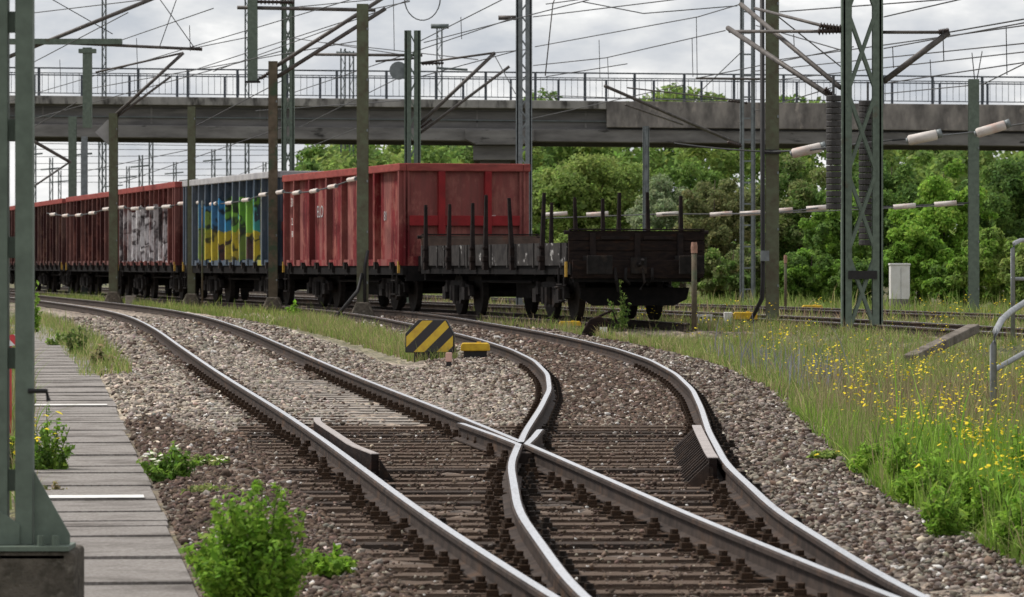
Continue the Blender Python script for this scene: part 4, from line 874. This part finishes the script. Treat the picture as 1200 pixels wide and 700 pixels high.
BRIGHT = [(0.224, 0.389, 0.05), (0.172, 0.324, 0.041), (0.29, 0.441, 0.072), (0.132, 0.246, 0.036)]
SILVER = [(0.24, 0.3, 0.156), (0.192, 0.252, 0.132), (0.288, 0.336, 0.192)]
OLIVE = [(0.227, 0.244, 0.094), (0.188, 0.211, 0.086), (0.269, 0.253, 0.109), (0.146, 0.179, 0.07)]
DARK = [(0.085, 0.155, 0.042), (0.072, 0.13, 0.036), (0.111, 0.188, 0.047)]
def tree(name, px, s, ytop, wpx, pal, label, n=9000, leaf=.10, cat='tree', low=.12, group='trees and shrubs beyond the tracks', nc=130):
    x, y, z = G(px, s); H = CZ-(ytop-HY)/s-z; w = 1.28*wpx/s; rng = np.random.default_rng(int(px*7+ytop))
    r = thing(name, (x,y,z), label, cat, group)
    cs, rs = crown(w, H*(1-low), H*low, nc, rng)
    V, Fc, col = leafcloud(cs, rs, n, leaf, pal); npmesh('crown', V, Fc, 'leaf', col, r)
    b = MB(); t = max(.05, H*.018); b.tube([(0,0,-.1),(.05,0,H*.3),(-.05,.1,H*.6),(0,0,H*.9)], [t*1.3,t,t*.6,t*.15], 8)
    for k in range(6): i = rng.integers(0,len(cs)); b.tube([(0,0,H*rng.uniform(.15,.5)), np.array(cs[i])*np.array((.5,.5,.8)), cs[i]], [t*.5,t*.35,t*.1], 6)
    b.build('trunk', 'bark', r, True)
# far wood: one mass
def wood():
    cs = []; rs = []; rng = np.random.default_rng(5)
    tops = [(350,178),(375,160),(440,158),(560,158),(620,118),(632,92),(645,120),(700,140),(748,112),(790,94),(838,106),(860,140),(895,118),(925,104),(960,112),(985,140),(1100,150),(1400,140),(2200,120)]
    for i in range(420):
        px = rng.uniform(352, 1500); s = rng.uniform(16.5, 22); top = np.interp(px, [t[0] for t in tops], [t[1] for t in tops])
        zt = (HY-top)/s+CZ; rr = rng.uniform(.7,1.7); z = rng.uniform(.5, 1)**.8*(zt-rr) if rng.random() < .8 else zt-rr
        cs.append(((px-600)/s, F/s, max(.8, z))); rs.append(rr)
    for i in range(380):
        px = rng.uniform(345, 1700); s = rng.uniform(15.5, 18); cs.append(((px-600)/s, F/s, rng.uniform(.3,6.0))); rs.append(rng.uniform(1.0,1.7))
    V, Fc, col = leafcloud(cs, rs, 250000, .18, GREEN+YEL+[(.10,.17,.045)]); tag(npmesh('woodland', V, Fc, 'leaf', col), kind='stuff')
wood()
for a in [('broadleaf_tree', 690, 27.5, 168, 165, YEL, 'tall yellowish-green tree just right of the red wagon end', 15000, .12),
          ('broadleaf_tree', 655, 26.5, 172, 90, GREEN, 'mid-green tree directly behind the red wagon right corner', 7000, .12),
          ('willow_shrub', 775, 30, 205, 85, SILVER, 'silvery green bush behind the right stakes of the flat wagon', 7000, .09),
          ('broadleaf_tree', 838, 30.5, 196, 95, OLIVE, 'olive-brown tree behind the thin ladder-like mast', 9000, .09),
          ('broadleaf_tree', 800, 27, 176, 95, GREEN, 'deep green rounded tree just below the bridge above the flat wagon', 7000, .12),
          ('broadleaf_tree', 925, 30, 178, 115, OLIVE[:2]+GREEN, 'greyish green tree between the tall post and the wide mast', 10000, .10),
          ('broadleaf_tree', 985, 31, 205, 80, GREEN+BRIGHT[:1], 'mid-green tree seen through the wide lattice mast', 7000, .10),
          ('broadleaf_tree', 1045, 32, 178, 90, GREEN, 'dense green tree rising behind the white cabinet', 8000, .10),
          ('broadleaf_tree', 1106, 36, 186, 100, BRIGHT, 'bright fresh-green tree left of the bolted green post', 11000, .095),
          ('broadleaf_tree', 1180, 33, 174, 110, GREEN+DARK, 'dark green tree at the right edge under the bridge', 9000, .11),
          ('leafy_shrub', 1075, 41, 255, 85, BRIGHT, 'bright shrub close behind the white cabinet', 8000, .08),
          ('leafy_shrub', 1165, 43, 262, 75, BRIGHT+YEL, 'bright yellow-green shrub right of the bolted green post', 8000, .08),
          ('leafy_shrub', 1215, 46, 275, 70, YEL, 'yellow-green shrub at the right edge behind the railing', 5000, .08),
          ('leafy_shrub', 952, 40, 290, 85, BRIGHT[:2]+GREEN, 'low green shrub left of the wide lattice mast', 6000, .08),
          ('leafy_shrub', 860, 38, 285, 90, OLIVE+GREEN, 'low olive shrub behind the yellow and white cover', 6000, .08),
          ('leafy_shrub', 745, 36, 262, 110, YEL+GREEN, 'yellowish shrub behind the dark flat wagon', 7000, .09),
          ('leafy_shrub', 660, 34, 270, 100, YEL, 'light green shrub seen past the right end of the stakes', 6000, .09),
          ('leafy_shrub', 1125, 42, 300, 70, GREEN+BRIGHT, 'low shrub at the foot of the bolted green post', 5000, .08),
          ('leafy_shrub', 1010, 41, 300, 60, GREEN, 'low dark shrub behind the legs of the wide mast', 4000, .08)]:
    tree(a[0], *a[1:7], n=int(a[7]*3.2), leaf=a[8]*.68,  low=.02 if 'shrub' in a[0] else .04, cat='shrub' if 'shrub' in a[0] else 'tree')

def blades(pts, hts, w, pal, name, spread=.35, kind='stuff', seg=3):
    n = len(pts); pts = np.array(pts); h = np.array(hts)[:,None]
    az = NR.uniform(0, 2*np.pi, n); d = np.stack([np.cos(az), np.sin(az), 0*az], 1); lean = np.abs(NR.normal(0, spread, n))[:,None]
    sd = NR.uniform(0, 2*np.pi, n); sv = np.stack([np.cos(sd), np.sin(sd)*.3, 0*sd], 1)*w*NR.lognormal(0,.3,(n,1))
    rows = []
    for i in range(seg):
        t = i/(seg-.0); c = pts+d*lean*h*t*t+np.array((0,0,1.))*h*(t-.25*lean*t*t); k = 1-.6*t
        rows += [c-sv*k, c+sv*k]
    rows.append(pts+d*lean*h+np.array((0,0,1.))*h*(1-.25*lean)); rows.append(rows[-1]+sv*.15)
    V = np.stack(rows, 1); m = V.shape[1]; base = np.arange(n)[:,None]*m
    Fc = np.concatenate([base+np.array((2*i,2*i+1,2*i+3,2*i+2)) for i in range(seg)], 0)
    pal = np.array(pal); col = pal[NR.integers(0,len(pal),n)]*NR.lognormal(0,.22,(n,1)); 
    return V.reshape(-1,3), Fc, np.repeat(np.clip(col,.01,.8), m, 0)
GP = [(0.196, 0.287, 0.057), (0.253, 0.333, 0.081), (0.149, 0.241, 0.046), (0.31, 0.345, 0.115), (0.391, 0.345, 0.161)]
STRAW = [(.40,.33,.18),(.32,.25,.15),(.28,.20,.13),(.24,.24,.10)]
def meadow():
    Vs, Fs, Cs = [], [], []; o = 0
    def put(V, Fc, c):
        nonlocal o
        Vs.append(V); Fs.append(Fc+o); Cs.append(c); o += len(V)
    def region(n, y0, y1, xf, hmul, w, pal, spread=.35, clump=0):
        Y = NR.uniform(y0, y1, n); a, b = xf(Y); X = a+(b-a)*NR.random(n)
        if clump:
            f = np.sin(X*3.1+1.3*np.sin(Y*1.7))*np.sin(Y*2.3+X*1.1); keep = f > NR.uniform(-1.0,.5,n)*clump; X, Y = X[keep], Y[keep]
        d = dist_tracks(X, Y); k = d > 1.25; X, Y = X[k], Y[k]
        h = hmul*NR.lognormal(0,.35,len(X)); put(*blades(np.stack([X,Y,gz(X,Y)-.01],1), h, w, pal, '', spread))
    right = lambda Y: (EDGE.X(Y)+.03, np.maximum(EDGE.X(Y)+.3, .14*Y+1.4))
    region(60000, 19, 42, right, .16, .0045, GP[:4]+NETTLE, .55, .45)
    region(9000, 19, 42, right, .26, .003, GP+STRAW[:2], .3, .6)
    region(12000, 21, 34, lambda Y: (EDGE.X(Y)+.3, np.maximum(EDGE.X(Y)+.5, .126*Y+.9)), .34, .006, NETTLE+BRIGHT, .35, .9)
    region(4000, 28, 45, right, .36, .003, STRAW, .2, .7)
    region(115000, 42, 86, lambda Y: (EDGE.X(Y)+.0, .15*Y+2.0), .155, .006, GP+GP+GP+GP+STRAW, .65, .45)
    region(14000, 42, 84, lambda Y: (EDGE.X(Y)+.05, .15*Y+2.0), .24, .0035, GP[:3]+STRAW, .3, .9)
    region(9000, 62, 90, lambda Y: (EDGE.X(Y)-.1, T3.X(Y)-1.6), .17, .006, GP+STRAW[:2], .5, .8)
    region(500, 48, 64, lambda Y: (EDGE.X(Y)+.25, EDGE.X(Y)+1.4), .36, .006, [(.24,.24,.30),(.20,.21,.24),(.28,.27,.33)], .2, .9)
    region(5000, 40, 54, lambda Y: (EDGE.X(Y)+.6, .126*Y+1), .28, .005, STRAW+[(.22,.15,.11)], .3, .9)
    region(26000, 60, 92, lambda Y: (T1.X(Y)+2.5, T2.X(Y)-1.5), .15, .005, GP+GP+STRAW, .5, .8)
    region(18000, 90, 150, lambda Y: (T1.X(Y)+2.1, T3.X(Y)-1.9), .15, .008, GP, .5, .8)
    region(9000, 54, 100, lambda Y: (PATHR.X(Y)-.25-.5*(Y>72), PATHR.X(Y)+.42), .15, .005, GP+STRAW[:1], .4, .6)
    region(9000, 27, 92, lambda Y: (PATHR.X(Y)-2.2, PATHR.X(Y)-.84), .30, .006, GP+STRAW, .4, .6)
    region(26000, 88, 150, lambda Y: (T4.X(Y)+6.5, T4.X(Y)+16), .32, .014, GP+YEL, .4, .6)
    region(5000, 82, 130, lambda Y: (T4.X(Y)+1.2, T5.X(Y)-1.3), .22, .010, GP+STRAW, .4, .6)
    region(4000, 76, 100, lambda Y: (T3.X(Y)+1.35, T4.X(Y)-1.25), .20, .008, GP+STRAW, .4, .6)
    V = np.concatenate(Vs); Fc = np.concatenate(Fs); c = np.concatenate(Cs); tag(npmesh('grass', V, Fc, 'grass', c), kind='stuff')
meadow()
# yellow wildflowers scattered over the bank: one mass
def wildflowers():
    V, Fc, Cc = [], [], []; o = 0
    def disc(p, r, c):
        nonlocal o
        k = 6; nrm = NR.normal(0,.35,2); vs = [(p[0],p[1],p[2]+r*.25)]+[(p[0]+r*math.cos(t), p[1]+r*math.sin(t), p[2]+r*(nrm[0]*math.cos(t)+nrm[1]*math.sin(t))) for t in np.arange(k)*2*math.pi/k]
        V.extend(vs); Fc.extend([(o,o+1+i,o+1+(i+1)%k) for i in range(k)]); Cc.extend([c]*(k+1)); o += k+1
    for y0, y1, n in ((24,38,130),(38,54,140),(54,82,70)):
        for _ in range(n):
            y = R.uniform(y0,y1); e = float(EDGE.X(y)); x = e+.15+(.126*y+.6-e)*R.random(); z = float(gz(x,y)); hh = R.uniform(.3,.6)
            for _ in range(R.randint(3,11)): disc((x+R.gauss(0,.06), y+R.gauss(0,.08), z+hh+R.gauss(0,.06)), R.uniform(.008,.014)*(1+.003*y), (.75,.58,.02))
    for px, py, s, n in ((968,541,150,14),(978,546,150,8),(1010,490,118,10),(985,505,120,12),(1100,480,110,10)):
        p = P(px,py,s)
        for _ in range(n): disc((p[0]+R.gauss(0,.05),p[1]+R.gauss(0,.06),p[2]+R.gauss(0,.025)), R.uniform(.016,.026), (.78,.60,.02))
    for _ in range(90):
        y = R.uniform(24,90); x = float(PATHR.X(y))-.9-R.random()*1.0; disc((x,y,float(gz(x,y))+R.uniform(.2,.45)), R.uniform(.015,.025)*(1+.005*y), (.75,.60,.03))
    tag(npmesh('wildflowers', np.array(V), np.array(Fc), 'petal', np.array(Cc)), kind='stuff')
wildflowers()
# individual leafy plants
def plant(name, px, s, ytop, wpx, pal, label, n, leaf, stems=14, cat='plant', group=None, flowers=None, fl=18, low=.02, asp=.5):
    x, y, z = G(px, s); H = CZ-(ytop-HY)/s-z; w = wpx/s; rng = np.random.default_rng(int(px+ytop*3)); r = thing(name, (x,y,z), label, cat, group)
    cs, rs = [], []; b = MB()
    for k in range(stems):
        a = rng.uniform(0,2*math.pi); q = rng.random()**.6; hh = H*(1-.5*q*q)*rng.uniform(.55,1.05); ex, ey = w/2*q*math.cos(a), w/2*q*math.sin(a)
        pts = [(ex*.3,ey*.3,-.02),(ex*.6,ey*.6,hh*.45),(ex*.95+rng.normal()*.02,ey*.95,hh)]; b.tube(pts, [.007,.005,.003], 5)
        for t in np.linspace(.15,1,9): cs.append((ex*(.3+.65*t),ey*(.3+.65*t),hh*t)); rs.append(w*.075*(1.35-.8*t)+leaf*.5)
    b.build('stem', 'stem', r)
    V, Fc, col = leafcloud(cs, rs, n, leaf, pal, .35, asp); npmesh('foliage', V, Fc, 'leaf', col, r)
    if flowers:
        V, Fc, Cc = [], [], []; o = 0
        for k in range(fl):
            i = rng.integers(0,len(cs)); p = np.array(cs[i]); p[2] = p[2]*.6+H*rng.uniform(.35,.5); k2 = 6; rr = rng.uniform(.018,.032)
            V += [(p[0],p[1],p[2]+.008)]+[(p[0]+rr*math.cos(t),p[1]+rr*math.sin(t),p[2]+rng.normal()*.006) for t in np.arange(k2)*math.pi/3]; Fc += [(o,o+1+i2,o+1+(i2+1)%k2) for i2 in range(k2)]; Cc += [flowers]*(k2+1); o += k2+1
        npmesh('blossom', np.array(V), np.array(Fc), 'petal', np.array(Cc), r)
    return r
plant('leafy_bush', 300, 246, 568, 190, NETTLE, 'bright green leafy bush beside the path at the bottom edge', 12000, .018, 42, 'bush')
plant('leafy_bush', 380, 226, 640, 90, NETTLE, 'smaller bright green bush nearest the left rail at the bottom edge', 1500, .022, 18, 'bush')
plant('flowering_weed', 200, 160, 520, 75, NETTLE[:3]+GREEN, 'low weed with white flowers at the path edge, left one of a pair', 1300, .022, 18, group=None, flowers=(.75,.76,.6))
plant('flowering_weed', 243, 154, 534, 70, NETTLE[:3]+OLIVE, 'low weed with pale flowers at the path edge, right one of a pair', 1000, .022, 16, flowers=(.72,.72,.5), fl=12)
plant('dry_weed', 250, 170, 575, 90, OLIVE+GP, 'thin olive weed between the white-flowered weeds and the leafy bush', 900, .02, 20)
plant('yellow_weed', 58, 152, 478, 74, NETTLE+GREEN, 'leafy weed with yellow flowers left of the path behind the mast', 2200, .022, 18, flowers=(.78,.62,.03))
plant('yellow_weed', 14, 150, 500, 60, NETTLE+OLIVE, 'weed with yellow flowers at the left edge beside the red post', 900, .022, 16, flowers=(.78,.62,.03))
plant('dry_weed', 62, 165, 565, 40, OLIVE+STRAW, 'dry brownish weed at the left border of the path', 600, .02, 14)
for i, (px, s, yt, w, lab) in enumerate([(1035,160,515,95,'leafy weed at the left tip of the bright green patch on the bank'),(1092,178,528,110,'tall leafy weed in the middle of the bright green patch on the bank'),(1150,192,552,115,'dense leafy weed nearest the stones at the right edge'),(1195,170,505,100,'leafy weed at the right edge behind the nearest one'),(1125,148,492,90,'upright leafy weed among yellow flowers on the bank'),(1060,145,494,80,'thin leafy weed behind the bright green patch'),(1190,205,590,80,'low leafy weed in the lower right corner'),(968,150,528,50,'short weed under the brightest yellow flowers at the ballast edge')]):
    plant('leafy_weed', px, s, yt, w, NETTLE if i < 7 else YEL, lab, 5200 if i < 4 else 3000, .022, 46, group='leafy weeds on the right bank', flowers=(.78,.60,.03) if i in (1,4,7) else None, fl=10, asp=.32)
bank = plant('leafy_weed', 1105, 200, 575, 70, NETTLE+BRIGHT, 'small leafy weed in the bright green patch on the right bank', 1800, .02, 30, group='small leafy weeds of the right bank', asp=.32)
for k in range(16):
    yw = R.uniform(23.5, 33); e = float(EDGE.X(yw)); xw = e+R.uniform(.12, max(.3, .124*yw-e)); dup(bank, (xw, yw, float(gz(xw,yw))), R.uniform(0,6.28), scale=(R.uniform(.8,1.3),)*2+(R.uniform(.8,1.5),))
plant('tall_weed', 412, 66, 388, 30, GREEN, 'green leafy weed at the left of the striped box', 500, .035, 10); plant('tall_weed', 436, 68, 393, 24, NETTLE, 'bright green weed nearest the striped box', 450, .03, 10)
plant('tall_weed', 344, 52, 354, 22, NETTLE, 'bright weed at the foot of the brown post', 350, .04, 9); plant('tall_weed', 40, 62, 320, 22, NETTLE, 'tall bright weed rising beside the thick green mast', 400, .04, 9)
plant('tall_weed', 728, 64, 328, 34, GREEN+YEL, 'slender tall weed in front of the flat wagon', 320, .03, 9); plant('tall_weed', 70, 72, 385, 34, YEL+GREEN, 'grassy clump on the path beyond the slabs', 500, .03, 12); plant('tall_weed', 118, 86, 405, 34, OLIVE+STRAW, 'dry clump right of the path near the stones', 500, .03, 12)
plant('tall_weed', 92, 78, 375, 40, OLIVE+GREEN, 'bluish green clump in the middle of the path border', 600, .03, 14)

# ------------------------------------------------------------------ sky, sun, camera
w = bpy.data.worlds.new('World'); bpy.context.scene.world = w; w.use_nodes = True; t = NT(w); bg = t.n['Background']
sky = t.n.new('ShaderNodeTexSky'); sky.sky_type = 'NISHITA'; sky.sun_disc = False; sky.sun_elevation = rad(54); sky.sun_rotation = rad(-50)
co = t.add('ShaderNodeTexCoord').outputs['Generated']
n1 = t.noise(19, 6, co, (1,1,2.4), .58); n2 = t.noise(60, 4, co, (1,1,2.2), .5)
fac = t.math('ADD', t.math('MULTIPLY', n1, .85), t.math('MULTIPLY', n2, .15))
cloud = t.ramp(fac, [(.37,(4.1,4.35,4.8)),(.45,(5.0,5.15,5.45)),(.53,(6.2,6.25,6.35)),(.60,(7.9,7.85,7.8))])
bl = t.ramp(n1, [(.62,(.93,.93,.93)),(.75,(.88,.88,.88))])
t.l.new(t.mix(bl, sky.outputs[0], cloud), bg.inputs['Color']); bg.inputs['Strength'].default_value = .1
sun = bpy.data.lights.new('Sun', 'SUN'); sun.energy = 3.0; sun.angle = rad(11); sun.color = (1,.96,.90); so = bpy.data.objects.new('Sun', sun); C.objects.link(so)
az, el = rad(-108), rad(54); d = np.array((math.sin(az)*math.cos(el), math.cos(az)*math.cos(el)*-1.0, math.sin(el)))
import mathutils
so.rotation_euler = mathutils.Vector(tuple(d)).to_track_quat('Z','Y').to_euler()
sky.sun_rotation = math.atan2(d[0], d[1])
cam = bpy.data.cameras.new('Camera'); cam.sensor_width = 36; cam.lens = 36*F/1200; cam.shift_y = -(350-HY)/1200; cam.clip_end = 6000; cam.clip_start = .5; cam.dof.use_dof = True; cam.dof.focus_distance = 46; cam.dof.aperture_fstop = 10
co_ = bpy.data.objects.new('Camera', cam); C.objects.link(co_); co_.location = (0,0,CZ); co_.rotation_euler = (rad(90),0,0)
sc = bpy.context.scene; sc.camera = co_; sc.view_settings.view_transform = 'Standard'; sc.view_settings.look = 'None'; sc.view_settings.exposure = .45; sc.view_settings.gamma = 1
